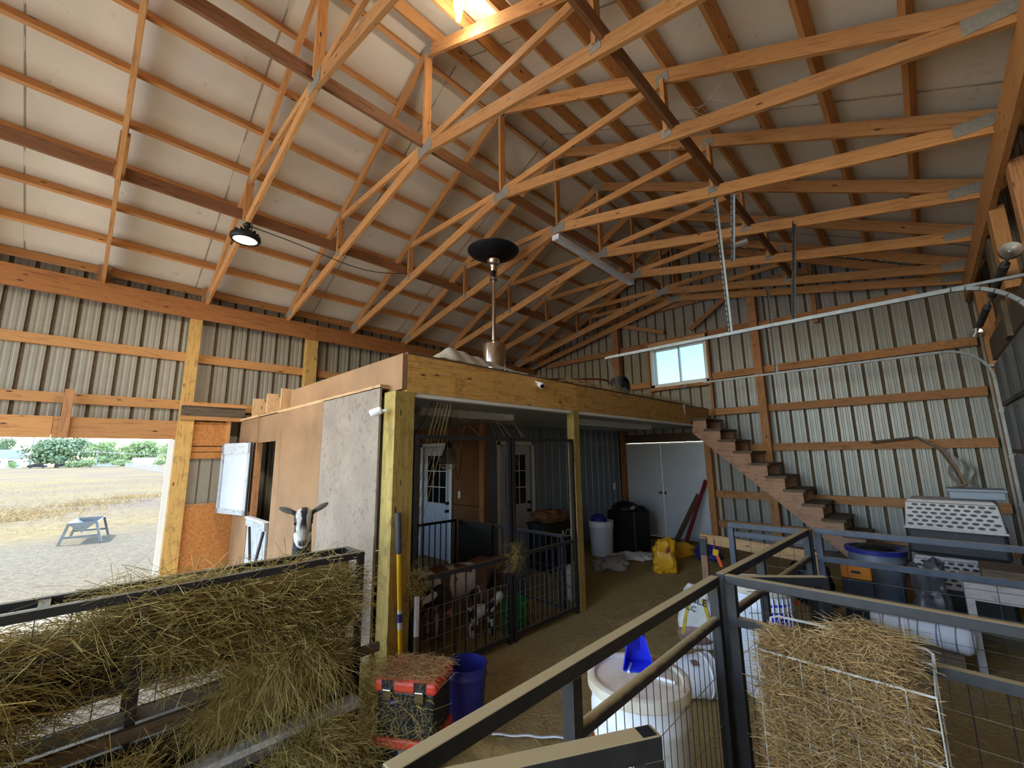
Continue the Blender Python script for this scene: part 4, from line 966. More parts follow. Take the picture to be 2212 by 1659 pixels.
sets.append(hay_box(3000, (BX, .36, .72), (FX+.03, 1.40, .93), .3, bias=(0, .6, -.1), **LH))
sets.append(hay_box(1500, (BX+.12, -1.5, .72), (FX+.05, .20, .86), .3, bias=(0, .7, -.1), **LH))
sets.append(hay_box(520, (BX, .15, 1.13), (FX, .72, 1.20), .2, bias=(0, .8, 0), **LH)); sets.append(hay_box(160, (BX, .75, 1.13), (FX, 1.40, 1.18), .2, bias=(0, .8, 0), **LH))
n = 3400; P = np.stack([FX+NP.normal(.03, .04, n), .56+.66*NP.beta(2.2, 2, n), .52+.12*NP.uniform(0, 1, n)], 1); P[:, 2] += .13*np.exp(-((P[:, 1]-.93)/.2)**2); P[:, 1] += .12
D = rdir(n, .28, (.22, -1.15, -.30)); Ln = NP.uniform(.2, .55, n); sets.append((P-.25*D*Ln[:, None]/np.linalg.norm(D, axis=1, keepdims=True), D, Ln, NP.normal(scale=.04, size=(n, 3)), NP.uniform(.0009, .002, n)))
n = 300; P = np.stack([FX+NP.uniform(.05, .12, n), NP.uniform(.35, 1.42, n), NP.uniform(.46, .60, n)], 1); sets.append((P, rdir(n, .3, (.1, -.3, -1.0)), NP.uniform(.1, .34, n), NP.normal(scale=.04, size=(n, 3)), NP.uniform(.0008, .0017, n)))
sets.append(hay_box(4200, (FX+.0, -1.0, .42), (FX+.22, -.12, .98), .4, bias=(0, .8, -.3), **LH))
sets.append(hay_box(1900, (FX+.07, -.5, .25), (FX+.2, .40, .50), .45, L=(.12, .35), rad=(.0008, .0017), bias=(0, .5, -.5)))
a = cat_(*sets); strands('rack_hay', *a[:5], 'hay', fe)
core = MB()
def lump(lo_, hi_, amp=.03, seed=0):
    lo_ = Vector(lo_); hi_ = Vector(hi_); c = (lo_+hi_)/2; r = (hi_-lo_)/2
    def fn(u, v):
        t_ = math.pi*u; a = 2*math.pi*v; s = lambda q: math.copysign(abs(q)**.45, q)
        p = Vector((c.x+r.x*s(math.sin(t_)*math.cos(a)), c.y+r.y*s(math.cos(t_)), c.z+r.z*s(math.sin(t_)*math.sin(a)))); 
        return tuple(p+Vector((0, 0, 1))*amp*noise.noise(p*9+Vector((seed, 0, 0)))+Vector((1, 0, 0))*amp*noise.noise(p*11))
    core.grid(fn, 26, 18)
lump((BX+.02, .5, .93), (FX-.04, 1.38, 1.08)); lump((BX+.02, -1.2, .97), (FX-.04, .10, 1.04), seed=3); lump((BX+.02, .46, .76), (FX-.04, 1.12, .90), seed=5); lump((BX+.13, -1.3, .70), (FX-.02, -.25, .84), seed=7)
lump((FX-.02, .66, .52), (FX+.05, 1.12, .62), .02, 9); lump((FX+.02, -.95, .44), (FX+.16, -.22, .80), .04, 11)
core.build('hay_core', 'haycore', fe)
# heap of hay on the floor below the rack
hp = thing('hay_heap', 'loose heap of hay on the floor between the hay rack and the red cooler box', 'hay', (-2.7, 1.2, 0))
n = 5200; r = np.abs(NP.normal(0, .5, n)); a = NP.uniform(0, 6.283, n)
P = np.stack([-2.72+.16*r*np.cos(a), 1.12+.62*r*np.sin(a), .02+.30*np.exp(-(r/.55)**2)*NP.uniform(.3, 1, n)], 1)
strands('strand_pile', P, rdir(n, .35), NP.uniform(.1, .3, n), NP.normal(scale=.03, size=(n, 3)), NP.uniform(.0011, .0022, n), 'hay', hp)
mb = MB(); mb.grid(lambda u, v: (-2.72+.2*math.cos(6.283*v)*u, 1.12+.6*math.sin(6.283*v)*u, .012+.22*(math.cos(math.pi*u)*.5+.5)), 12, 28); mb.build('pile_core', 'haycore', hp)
n = 2400; P = np.stack([NP.uniform(-3.5, -3.05, n), NP.uniform(1.5, 1.85, n), NP.uniform(.02, .45, n)], 1); P[:, 2] *= NP.uniform(0, 1, n)
strands('corner_hay', P, rdir(n, .5), NP.uniform(.08, .25, n), NP.normal(scale=.025, size=(n, 3)), NP.uniform(.001, .002, n), 'hay', bpy.data.objects['floor'])

# ---- wire hay basket hung on the pen panel
bk = thing('hay_basket', 'white wire basket packed with hay hung on the steel pen panel', 'hay basket', (-.36, 2.34, .5))
bx0, bx1, by0, by1, bt, bb = -.66, -.09, 2.22, 2.455, .985, .5
def wire(name, pts, r=.0045): return MB().tube(pts, r, 6).build(name, 'wire_white', bk)
wire('rim_wire', [(bx0, by1, bt+.03), (bx1, by1, bt+.03)]); wire('rim_wire', [(bx0, by0, bt), (bx1, by0, bt)]); wire('rim_wire', [(bx0, by0, bt), (bx0, by1, bt+.03)]); wire('rim_wire', [(bx1, by0, bt), (bx1, by1, bt+.03)])
wire('back_hoop', [(bx0, by1, bt), (bx0, by1+.03, bt+.06), (bx0+.03, by1+.04, bt+.07), (bx1-.02, by1+.04, bt+.07), (bx1, by1+.03, bt+.06), (bx1, by1, bt)], .006)
for zz in (bt-.11, bt-.22, bt-.33, bb): wire('belt_wire', [(bx0, by1, zz), (bx0, by0, zz), (bx1, by0, zz), (bx1, by1, zz)], .0024)
for k in range(8): xx = bx0+(bx1-bx0)*k/7; wire('rib_wire', [(xx, by0, bt), (xx, by0, bb), (xx, by1, bb), (xx, by1, bt+.03)], .0026)
bx = MB(); hb2 = hay_box
n = 5200
s1 = hay_box(n+2600, (bx0+.01, by0-.02, bb), (bx1-.05, by0+.12, bt+.0), .3, (.06, .18), (.0010, .0018), (.5, 0, -.2), .012)
s2 = hay_box(2400, (bx0+.02, by0+.02, bt-.02), (bx1-.12, by1, bt+.05), .25, (.06, .18), (.0011, .002), (.5, 0, -.1), .012)
P, D, Ln, Bd, rd = hay_box(2200, (bx0+.22, by0+.10, bt), (bx1-.06, by1+.08, bt+.13), .3, (.06, .2), (.0011, .002), (.5, 0, -.1), .012)
kp = P[:, 2] < bt+.14*np.exp(-((P[:, 0]+.30)/.16)**2); s3 = (P[kp], D[kp], Ln[kp], Bd[kp], rd[kp])
a = cat_(s1, s2, s3); strands('basket_hay', *a[:5], 'hay_bale', bk)
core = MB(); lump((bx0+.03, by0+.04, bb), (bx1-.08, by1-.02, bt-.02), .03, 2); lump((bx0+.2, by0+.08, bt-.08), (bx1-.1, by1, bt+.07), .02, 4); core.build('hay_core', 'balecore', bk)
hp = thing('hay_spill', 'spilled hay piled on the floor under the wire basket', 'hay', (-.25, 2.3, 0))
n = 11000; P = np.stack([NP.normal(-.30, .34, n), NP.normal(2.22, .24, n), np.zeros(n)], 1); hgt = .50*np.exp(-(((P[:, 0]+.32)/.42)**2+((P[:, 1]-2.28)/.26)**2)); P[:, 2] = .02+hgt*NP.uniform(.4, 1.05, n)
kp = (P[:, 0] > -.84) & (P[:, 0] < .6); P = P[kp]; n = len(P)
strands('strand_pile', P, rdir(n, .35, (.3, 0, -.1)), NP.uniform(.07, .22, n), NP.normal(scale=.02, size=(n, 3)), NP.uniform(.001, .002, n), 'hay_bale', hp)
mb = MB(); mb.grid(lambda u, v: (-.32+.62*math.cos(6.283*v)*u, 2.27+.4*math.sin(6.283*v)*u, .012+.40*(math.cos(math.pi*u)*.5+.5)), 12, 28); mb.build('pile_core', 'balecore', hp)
# straw scattered over the walkway
n = 26000; P = np.stack([NP.uniform(-3.1, .68, n), NP.uniform(.2, 8.0, n), np.full(n, .012)], 1)
kp = ~((P[:, 0] > -3.1) & (P[:, 0] < -2.95)); kp &= (NP.uniform(0, 1, n) < np.clip(1.25-P[:, 1]*.09, .3, 1)); P = P[kp]; n = len(P)
strands('floor_straw', P, rdir(n, .1), NP.uniform(.04, .14, n), NP.normal(scale=.006, size=(n, 3)), NP.uniform(.0009, .0018, n), 'litter', bpy.data.objects['floor'])
n = 5000; P = np.stack([NP.uniform(-5.3, -3.25, n), NP.uniform(2.05, 4.2, n), np.full(n, .015)], 1)
strands('stall_straw', P, rdir(n, .12), NP.uniform(.05, .16, n), NP.normal(scale=.008, size=(n, 3)), NP.uniform(.001, .002, n), 'litter', bpy.data.objects['floor'])
# ================================================================== GOATS
def blob(mb, voxel, sm=4):
    me = mb.mesh('tmp', 'fur'); o = bpy.data.objects.new('tmp', me); COL.objects.link(o)
    r = o.modifiers.new('r', 'REMESH'); r.mode = 'VOXEL'; r.voxel_size = voxel; r.use_smooth_shade = True
    s = o.modifiers.new('s', 'SMOOTH'); s.factor = .5; s.iterations = sm
    dg = bpy.context.evaluated_depsgraph_get(); out = bpy.data.meshes.new_from_object(o.evaluated_get(dg)); bpy.data.objects.remove(o); return out
def limb(mb, pts, rs, seg=12):
    mb.tube(pts, rs, seg); 
    for p, r in zip(pts, rs): mb.ell(p, (r, r, r), None, 10, 8)
def paint(me, fn):
    ca = me.color_attributes.new('Col', 'FLOAT_COLOR', 'POINT')
    cols = []
    for v in me.vertices: c = fn(v.co); cols += [c[0], c[1], c[2], 1]
    ca.data.foreach_set('color', cols)
def head(mb, base, a, u, ears, sc=1.0):
    a = Vector(a).normalized(); u = Vector(u); u = (u-a*u.dot(a)).normalized(); s = a.cross(u)
    M = Matrix((a, s, u)).transposed(); P = lambda x, y, z: base+(a*x+s*y+u*z)*sc
    mb.ell(P(-.005, 0, 0), (.09*sc, .072*sc, .066*sc), M)
    limb(mb, [P(.02, 0, .0), P(.09, 0, -.005), P(.145, 0, -.012), P(.172, 0, -.018)], [.062*sc, .048*sc, .038*sc, .034*sc])
    limb(mb, [P(.0, 0, -.05), P(.09, 0, -.045), P(.16, 0, -.04)], [.046*sc, .032*sc, .024*sc])
    for k in (-1, 1): mb.ell(P(.03, k*.045, .018), (.03*sc, .02*sc, .022*sc), M)
    for k in (-1, 1): mb.ell(P(.19, k*.014, .0), (.012*sc, .012*sc, .01*sc), M)
    for k, (dx, dy, dz), ln, wd in ears:
        d = (a*dx+s*(dy*k)+u*dz).normalized(); wv = a-d*a.dot(d); wv = wv if wv.length > .1 else u-d*u.dot(d); wv.normalize(); nv_ = d.cross(wv)
        ME = Matrix((d, wv, nv_)).transposed(); c = P(-.045, k*.058, .015)+d*(ln/2)
        mb.ell(c, (ln/2, wd/2, .011*max(sc, .8)), ME, 14, 10); limb(mb, [P(-.04, k*.05, .01), c], [.02*sc, .014*sc], 8)
    return P, M, s
def goat(name, lab, loc, rz, sc, hb_, ha, hu, ears, colfn, neck_r=(.085, .065), voxel=.011, group=None):
    """local frame: x forward, z up; body scaled by sc"""
    t = thing(name, lab, 'goat', loc, group, rz); mb = MB()
    S = lambda x, y, z: Vector((x, y, z))*sc
    for c, r in (((.20, 0, .56), (.23, .135, .19)), ((-.05, 0, .55), (.32, .155, .185)), ((-.33, 0, .60), (.19, .13, .16)), ((.28, 0, .62), (.14, .1, .14))): mb.ell(S(*c), Vector(r)*sc, None, 20, 14)
    for k in (-1, 1):
        limb(mb, [S(.24, k*.085, .5), S(.22, k*.09, .40), S(.25, k*.085, .24), S(.245, k*.085, .06), S(.265, k*.085, .022)], [x*sc for x in (.07, .05, .03, .021, .026)])
        limb(mb, [S(-.34, k*.085, .54), S(-.27, k*.105, .40), S(-.42, k*.09, .25), S(-.40, k*.09, .06), S(-.38, k*.09, .022)], [x*sc for x in (.09, .06, .03, .022, .026)])
    limb(mb, [S(-.48, 0, .67), S(-.56, 0, .72), S(-.60, 0, .76)], [x*sc for x in (.035, .028, .018)], 8)
    hb_ = Vector(hb_)
    limb(mb, [S(.30, 0, .62), (S(.30, 0, .62)+hb_)/2+Vector((.015, 0, .0)), hb_-Vector(ha).normalized()*.03-Vector((0, 0, .02))], [.12*sc, neck_r[0], neck_r[1]])
    P, M_, s = head(mb, hb_, ha, hu, ears)
    me = blob(mb, voxel); Mi = M_.inverted()
    paint(me, lambda co: colfn(co, Mi @ (Vector(co)-hb_)))
    me.materials.clear(); me.materials.append(MATS['fur']); o = bpy.data.objects.new('body', me); COL.objects.link(o); o.parent = t
    for k in (-1, 1):
        e = MB(); e.ell(P(.040, k*.058, .026), (.011, .011, .011), None, 10, 8); e.build('eye', 'blackglass', t, local=True)
    return t, P
cl = lambda *a: rgb(*a)[:3]
BLK, GRY, WHT, BRN, DBR, TAN = cl(34, 28, 30), cl(176, 170, 156), cl(224, 220, 212), cl(112, 78, 56), cl(58, 42, 34), cl(148, 116, 88)
def lerp3(a, b, t): t = max(0, min(1, t)); return tuple(x+(y-x)*t for x, y in zip(a, b))
# the goat looking over the hay rack
hp_ = wD(656, 1121, 3.30); toc = (CAM-hp_); toc.z = 0; toc.normalize(); rz = math.atan2(toc.y, toc.x)
sc1 = 1.12; gl = Vector((hp_.x, hp_.y, 0))-toc*.52
def col1(co, h):
    n = noise.noise(Vector(co)*14)*.012
    if h.x > -.14 and h.length < .27 and co[2] > 1.02:
        ys = abs(h.y)+n
        if abs(h.y) > .085: return cl(104, 96, 84) if abs(h.y) < .17 else cl(70, 64, 58)
        if h.z < -.074: return BLK
        if h.x > .178 and h.z > -.03 and .004 < abs(h.y) < .024: return cl(52, 46, 46)
        if h.x > .165 and h.z > -.03: return cl(128, 122, 114)
        if h.x > .095+n: return lerp3(GRY, WHT, (h.x-.1)*8) if h.z > -.03 else WHT
        if h.z > -.005 and .022 < ys < .052 and -.075 < h.x < .12: return cl(206, 200, 184)
        if h.z > 0 and ys < .03 and h.x > .06: return lerp3(BLK, GRY, (h.x-.06)*20)
        return BLK
    return BLK
hl = Vector((.52, 0, hp_.z))
g1, P1 = goat('goat', 'black goat with a white striped face looking over the hay rack', (gl.x, gl.y, 0), rz, sc1, hl, (.40, 0, -.92), (.92, 0, .40), [(1, (-.40, 1, .05), .135, .05), (-1, (-.6, 1, .05), .14, .05)], col1, (.075, .060), .0065)
mb = MB(); pc = [Vector((.385+.0, .115*math.cos(a*.3927), .90+.105*math.sin(a*.3927)-.04*math.cos(0))) for a in range(17)]
mb.tube([Vector((.40+.10*math.sin(a*.3927), .115*math.cos(a*.3927), .955-.06*math.sin(a*.3927))) for a in range(17)], .014, 8, cap=False); mb.build('collar', 'steel_blue', g1, local=True)
# brown and white goat in the stall
def col2(co, h):
    n = noise.noise(Vector(co)*5+Vector((3, 1, 7)))
    if co[0] > .42: return lerp3(TAN, BRN, .5+n) 
    if co[0] < -.44: return WHT
    if -.40 < co[0]+n*.1 < -.24: return BRN
    if co[0] < .12+n*.2: return WHT if n < .28 else BRN
    return BRN if n < .25 else TAN
goat('goat', 'brown and white patched goat standing in the stall', (-3.86, 3.12, 0), math.radians(88), .94, (.66, 0, .60), (.8, 0, -.5), (.5, 0, .8), [(1, (.1, .5, -1), .17, .07), (-1, (.1, .5, -1), .17, .07)], col2)
def col3(co, h):
    if abs(h.y) > .078 and h.length < .3 and co[0] > .3: return WHT
    if h.x > .15 and co[0] > .3 and h.length < .26: return cl(170, 120, 100)
    return lerp3(DBR, BLK, .4+noise.noise(Vector(co)*4))
goat('goat', 'dark brown goat with long white drooping ears in the stall', (-3.90, 2.30, 0), math.radians(33), .80, (.50, 0, .56), (.5, 0, -.86), (.86, 0, .5), [(1, (.1, .45, -1), .20, .075), (-1, (.1, .45, -1), .20, .075)], col3)
def col4(co, h):
    n = noise.noise(Vector(co)*9+Vector((1, 5, 2))); return WHT if n > -.02 else BLK
def kid(lab, loc, rz):
    t = thing('kid_goat', lab, 'goat', loc, None, rz); mb = MB()
    for c, r in (((.07, 0, .25), (.09, .055, .075)), ((-.05, 0, .255), (.1, .055, .07))): mb.ell(c, r)
    for k in (-1, 1):
        limb(mb, [(.10, k*.035, .22), (.10, k*.035, .12), (.105, k*.035, .012)], [.026, .016, .013], 8); limb(mb, [(-.10, k*.035, .23), (-.08, k*.04, .16), (-.125, k*.035, .1), (-.115, k*.035, .012)], [.034, .022, .014, .013], 8)
    limb(mb, [(.12, 0, .28), (.18, 0, .34), (.20, 0, .36)], [.045, .036, .034], 8); limb(mb, [(-.14, 0, .29), (-.17, 0, .31)], [.012, .008], 6)
    M_ = Matrix.Identity(3); b = Vector((.21, 0, .375)); mb.ell(b, (.045, .034, .036)); limb(mb, [b, b+Vector((.05, 0, -.025)), b+Vector((.075, 0, -.035))], [.032, .024, .019], 8)
    for k in (-1, 1): mb.ell(b+Vector((-.015, k*.05, -.02)), (.02, .035, .009), Matrix.Rotation(-.6*k, 3, 'X'))
    me = blob(mb, .006, 3); paint(me, lambda co: col4(co, None)); me.materials.clear(); me.materials.append(MATS['fur']); o = bpy.data.objects.new('body', me); COL.objects.link(o); o.parent = t
kid('black and white kid goat standing in the stall', (-3.56, 3.14, 0), math.radians(75))
def col5(co, h): return WHT if noise.noise(Vector(co)*3) > -.25 else cl(150, 140, 126)
goat('goat', 'pale goat lowering its head behind the hay rack at the field doorway', (-4.05, -.55, 0), math.radians(40), 1.0, (.55, 0, .70), (.8, 0, -.6), (.6, 0, .8), [(1, (-.3, 1, -.1), .13, .05), (-1, (-.3, 1, -.1), .13, .05)], col5)

# ================================================================== THINGS ON THE FLOOR
def bucket(name, lab, cat_n, c, r0, r1, h, mat, lid=None, rot=None, group=None, handle=True, openm=None):
    c = Vector(c); t = thing(name, lab, cat_n, c, group); R3 = rot if rot is not None else Matrix.Identity(3)
    prof = [(0, 0), (r0*.97, 0), (r0, .012), (r0+(r1-r0)*.8, h*.8), (r1*1.02, h*.82), (r1*1.02, h*.86), (r1, h*.87), (r1*1.0, h*.96), (r1*1.035, h*.965), (r1*1.035, h), (r1*.97, h)]
    prof += [(r1*.955, h*.9), (r0*.95, .02), (0, .02)] if lid is None else [(0, h)]
    MB().lathe(prof, c, 36, rot=R3).build('body', mat, t)
    if lid:
        MB().lathe([(r1*1.05, h-.035), (r1*1.075, h-.03), (r1*1.075, h+.012), (r1*1.0, h+.018), (r1*.93, h+.016), (r1*.90, h+.004), (0, h+.006)], c, 40, rot=R3).build('lid', lid, t)
    if handle:
        pts = [c+R3 @ Vector((r1*1.06*math.cos(a), r1*1.06*math.sin(a)*.35+r1*1.0, h*.84-.5*r1*math.sin(a))) for a in [math.pi*k/12 for k in range(13)]]
        MB().tube(pts, .003, 5).build('bail_handle', 'galv', t)
    return t
def label_patch(t, c, r, z0, z1, a0, a1, mat, name='label'):
    mb = MB(); n = 10
    vs = [(c[0]+r*math.cos(a0+(a1-a0)*k/n), c[1]+r*math.sin(a0+(a1-a0)*k/n), z) for k in range(n+1) for z in (z0, z1)]
    mb.add(vs, [(2*k, 2*k+2, 2*k+3, 2*k+1) for k in range(n)]); return mb.build(name, mat, t)
t = bucket('white_barrel', 'white plastic barrel with a dusty lid and the blue feed scoop on top', 'barrel', (-1.135, 2.0, 0), .20, .222, .79, 'white_plastic', 'lid_dusty', handle=False)
label_patch(t, (-1.135, 2.0), .219, .50, .60, -2.75, -2.25, 'orange'); label_patch(t, (-1.135, 2.0), .220, .56, .66, -2.45, -1.6, 'white_trim'); label_patch(t, (-1.135, 2.0), .217, .45, .49, -2.3, -1.5, 'blue_plastic')
for k in range(3): MB().tube([(-1.135+.03+.14*math.cos(2.1*k+.4), 2.0+.14*math.sin(2.1*k+.4), .80), (-1.135+.05*math.cos(2.1*k+1), 2.0+.05*math.sin(2.1*k+1), .80)], .007, 6).build('lid_rib', 'white_plastic', t)
t = bucket('white_barrel', 'white plastic barrel with an orange tag behind the steel gate', 'barrel', (-1.13, 4.02, 0), .205, .23, .79, 'white_plastic', 'lid_dusty', handle=False)
label_patch(t, (-1.13, 4.02), .232, .52, .70, -1.2, -.2, 'scoop_blue'); q = Vector((-.93, 4.14, .66)); MB().box(q, (.10, .02, .035), Matrix.Rotation(.5, 3, 'Z')).build('orange_tag', 'orange', t); MB().ell(q+Vector((-.02, 0, .08)), (.03, .02, .04)).build('clip', 'chrome', t)
for k in range(6): MB().tube([(-1.13+.236*math.cos(-1.1+.16*k), 4.02+.236*math.sin(-1.1+.16*k), .2), (-1.13+.236*math.cos(-1.1+.16*k), 4.02+.236*math.sin(-1.1+.16*k), .74)], .006, 6).build('side_rib', 'white_plastic', t)
# feed scoop
q = wZ(1378, 1432, .81); t = thing('feed_scoop', 'blue plastic feed scoop standing on the dusty barrel lid', 'scoop', (q.x, q.y, .80), None, math.radians(-58))
mb = MB(); ww = .062
out = [(-.05, -ww*.6, .22), (-.05, ww*.6, .22), (.0, ww*1.15, .0), (.0, -ww*1.15, .0)]
def quad(a, b, c, d): mb.add([a, b, c, d], [(0, 1, 2, 3)])
bT, bB = .135, .004; D0 = .05
bl, br_, tl, tr_ = (-D0, -ww, bB), (-D0, ww, bB), (-D0, -ww*.62, bT), (-D0, ww*.62, bT)
fl, fr_, ftl, ftr = (.075, -ww*1.2, bB), (.075, ww*1.2, bB), (.015, -ww*.62, bT), (.015, ww*.62, bT)
quad(bl, br_, tr_, tl); quad(bl, tl, ftl, fl); quad(br_, fr_, ftr, tr_); quad(bl, fl, fr_, br_); quad(tl, tr_, ftr, ftl)
o = mb.build('scoop_body', 'scoop_blue', t, local=True); sm_ = o.modifiers.new('s', 'SOLIDIFY'); sm_.thickness = .004
MB().box((-.02, 0, .140), (.045, .06, .006)).build('price_sticker', 'cream_plastic', t, local=True); MB().mm((-.105, -.018, .05), (-.05, .018, .165)).build('handle', 'scoop_blue', t, local=True)
# lying white bucket
ax = Vector((.62, .78, .0)).normalized(); Rb = Vector((0, 0, 1)).rotation_difference(ax).to_matrix()
t = bucket('white_bucket', 'white five gallon bucket lying on its side on the straw', 'bucket', (-1.66, 3.35, .15), .13, .15, .37, 'white_plastic', None, Rb, handle=False); q = Vector((-1.66, 3.35, .15))+ax*.2+Vector((.06, -.05, .128)); MB().box(q, (.05, .05, .004), Matrix.Rotation(.9, 3, 'Z') @ Matrix.Rotation(.4, 3, 'X')).build('label', 'bag_red', t)
t = bucket('blue_bucket', 'blue plastic bucket behind the red topped cooler box', 'bucket', (-2.60, 2.14, 0), .125, .15, .37, 'blue_plastic')
t = bucket('white_bucket', 'white bucket next to the slim yellow post, before the black bin', 'bucket', (-4.62, 7.1, 0), .20, .23, .62, 'white_plastic', None, handle=False); MB().ell((-4.66, 7.08, .62), (.16, .16, .12)).build('blue_bag', 'blue_plastic', t)
t = bucket('green_bucket', 'green bucket inside the stall gates', 'bucket', (-3.46, 3.52, 0), .12, .145, .30, 'green_plastic', None, handle=False)
# red topped tool cooler
t = thing('tool_box', 'black rolling tool box with a red lid covered in hay', 'tool box', (-2.55, 1.68, 0), None, math.radians(33))
def lb(name, a, b, mat, bev=0, par=None): return MB().mm(a, b).build(name, mat, par or t, local=True, bevel=bev)
lb('lower_bin', (-.18, -.14, .0), (.18, .14, .12), 'black', .01); lb('red_tray', (-.20, -.155, .12), (.20, .155, .175), 'red_plastic', .012); lb('upper_bin', (-.185, -.145, .175), (.185, .145, .43), 'black', .012)
lid = lb('lid', (-.205, -.165, .43), (.205, .165, .50), 'red_plastic', .022)
for xx in (-.11, .10): lb('latch', (xx-.028, -.182, .395), (xx+.028, -.162, .455), 'chrome', .004); lb('latch_recess', (xx-.04, -.1665, .44), (xx+.04, -.1645, .50), 'black')
lb('label', (-.10, -.1465, .36), (-.06, -.1455, .385), 'blue_plastic'); lb('front_latch', (-.03, -.165, .10), (.03, -.15, .13), 'galv'); 
for s_ in (-1, 1): MB().lathe([(0, -.02), (.05, -.02), (.05, .02), (0, .02)], (s_*.17, .14, .05), 16, axis='X').build('wheel', 'rubber', t, local=True)
n = 1100; P = np.stack([NP.uniform(-.19, .19, n), NP.uniform(-.16, .15, n), .505+NP.uniform(0, .012, n)], 1); o = strands('lid_hay', P, rdir(n, .12), NP.uniform(.03, .12, n), NP.normal(scale=.008, size=(n, 3)), .0013, 'litter'); o.parent = t
n = 260; P = np.stack([NP.uniform(-.2, .2, n), NP.uniform(-.2, -.155, n), NP.uniform(.12, .45, n)], 1); o = strands('clinging_hay', P, rdir(n, .6), NP.uniform(.05, .18, n), NP.normal(scale=.015, size=(n, 3)), .0012, 'hay'); o.parent = t
# pitchfork style handle with yellow shaft leaning on the thick post
a = Vector((-3.12, 1.93, .02)); b = wX(860, 1108, -3.165)
t = thing('yellow_shovel', 'yellow shafted long handled tool with a grey grip leaning on the thick yellow post', 'tool', (a.x, a.y, 0)); d = (b-a)
def seg(f0, f1, r, m, nm): MB().tube([a+d*f0, a+d*f1], r, 12).build(nm, m, t)
seg(.77, 1, .022, 'rubber', 'grip'); seg(.46, .775, .018, 'yellow', 'shaft'); seg(.36, .465, .0185, 'whitebag', 'shaft_label'); seg(.12, .36, .018, 'yellow', 'lower_shaft'); seg(0, .13, .02, 'rubber', 'ferrule'); seg(.40, .445, .0188, 'blue_plastic', 'label_print')
MB().mm((-3.165, 2.055, 0), (-3.135, 2.085, .42)).build('picket', 'oldwood', None, label='short weathered picket with a white tip beside the thick yellow post', cat='picket'); MB().mm((-3.165, 2.055, .42), (-3.135, 2.085, .72)).build('white_tip', 'white_plastic', bpy.data.objects['picket'])
# white plastic strip on the floor
a = wZ(1063, 1588, .012); b = wZ(1228, 1596, .012)
mb = MB(); n = 20; sd_ = (b-a).normalized().cross(Vector((0, 0, 1)))
mb.grid(lambda u, v: tuple(a.lerp(b, u)+sd_*((v-.5)*.026)+Vector((0, 0, .006+.004*math.sin(u*17)))), 24, 2); o = mb.build('plastic_strip', 'white_plastic', None, label='narrow white plastic strip lying on the straw before the steel pen', cat='strip'); s_ = o.modifiers.new('s', 'SOLIDIFY'); s_.thickness = .003
# yellow feed bag
def bag(name, lab, c, r, rz, mat, amp=.25, seed=0, zsq=1, parts=True):
    t = thing(name, lab, 'bag', c, None, rz); mb = MB()
    def fn(u, v):
        t_ = math.pi*u; a = 2*math.pi*v; s = lambda q: math.copysign(abs(q)**.6, q)
        p = Vector((r[0]*s(math.sin(t_)*math.cos(a)), r[1]*s(math.sin(t_)*math.sin(a)), r[2]*s(math.cos(t_)))); k = 1+amp*noise.noise(p*7+Vector((seed, 0, 0)))+amp*.6*noise.noise(p*17+Vector((seed, 3, 0)))
        p = p*k; p.z = max(p.z, -r[2]*.9)+r[2]*.9; return tuple(p)
    mb.grid(fn, 40, 48); o = mb.build('sack', mat, t, local=True); return t
q = wZ(1437, 1236, 0); t = bag('yellow_feed_bag', 'crumpled yellow feed bag standing on the floor before the double door', (q.x, q.y, 0), (.17, .12, .26), .4, 'yellow_bag', .35, 3)
MB().ell((.12, -.06, .16), (.05, .02, .06)).build('blue_print', 'blue_plastic', t, local=True); MB().ell((.05, -.10, .3), (.03, .015, .12), Matrix.Rotation(.3, 3, 'Y')).build('red_print', 'redpaint', t, local=True)
q = wZ(1450, 1208, 0); bag('yellow_feed_bag', 'folded yellow feed bag lying behind the standing yellow bag', (q.x+.02, q.y+.3, 0), (.22, .12, .12), .9, 'yellow_bag', .4, 8)
q = wZ(1322, 1228, 0); bag('grey_feed_bag', 'crumpled grey plastic bag on the floor by the slim yellow post', (q.x, q.y, 0), (.24, .2, .09), .7, 'graybag', .5, 5)
q = wZ(1368, 1208, 0); bag('pale_feed_bag', 'flat pale sack on the floor before the black bin', (q.x, q.y, 0), (.30, .16, .06), .6, 'whitebag', .45, 12)
q = wZ(1250, 1236, 0); bag('white_feed_bag', 'white sack behind the stall gate beside the slim yellow post', (-3.55, 4.75, 0), (.12, .14, .2), .2, 'whitebag', .3, 21)
# black bin with lettering and second bin
t = thing('black_bin', 'black storage bin with white letters beyond the stall gates', 'bin', (-4.75, 5.75, 0)); 
MB().mm((-5.0, 5.45, 0), (-4.5, 6.05, .70)).build('body', 'black', t, bevel=.02); MB().mm((-5.02, 5.43, .70), (-4.48, 6.07, .735)).build('rim', 'black', t)
t2 = bag('brown_feed_sack', 'brown paper feed sack lying on the lettered black bin', (-4.75, 5.75, .735), (.2, .27, .1), 0, 'plywood_dark', .3, 31); MB().ell((.1, .2, .15), (.06, .06, .03)).build('white_paper', 'whitebag', t2, local=True)
mt = Matrix.Translation((-4.492+4.75, 5.86-5.75, .56)) @ Matrix(((0, 0, 1), (1, 0, 0), (0, 1, 0))).to_4x4(); text_part('ACE', .17, 'whiteink', t, mt)
t = thing('trash_bin', 'large black bin stuffed with black bags before the double door', 'bin', (-4.38, 7.72, 0))
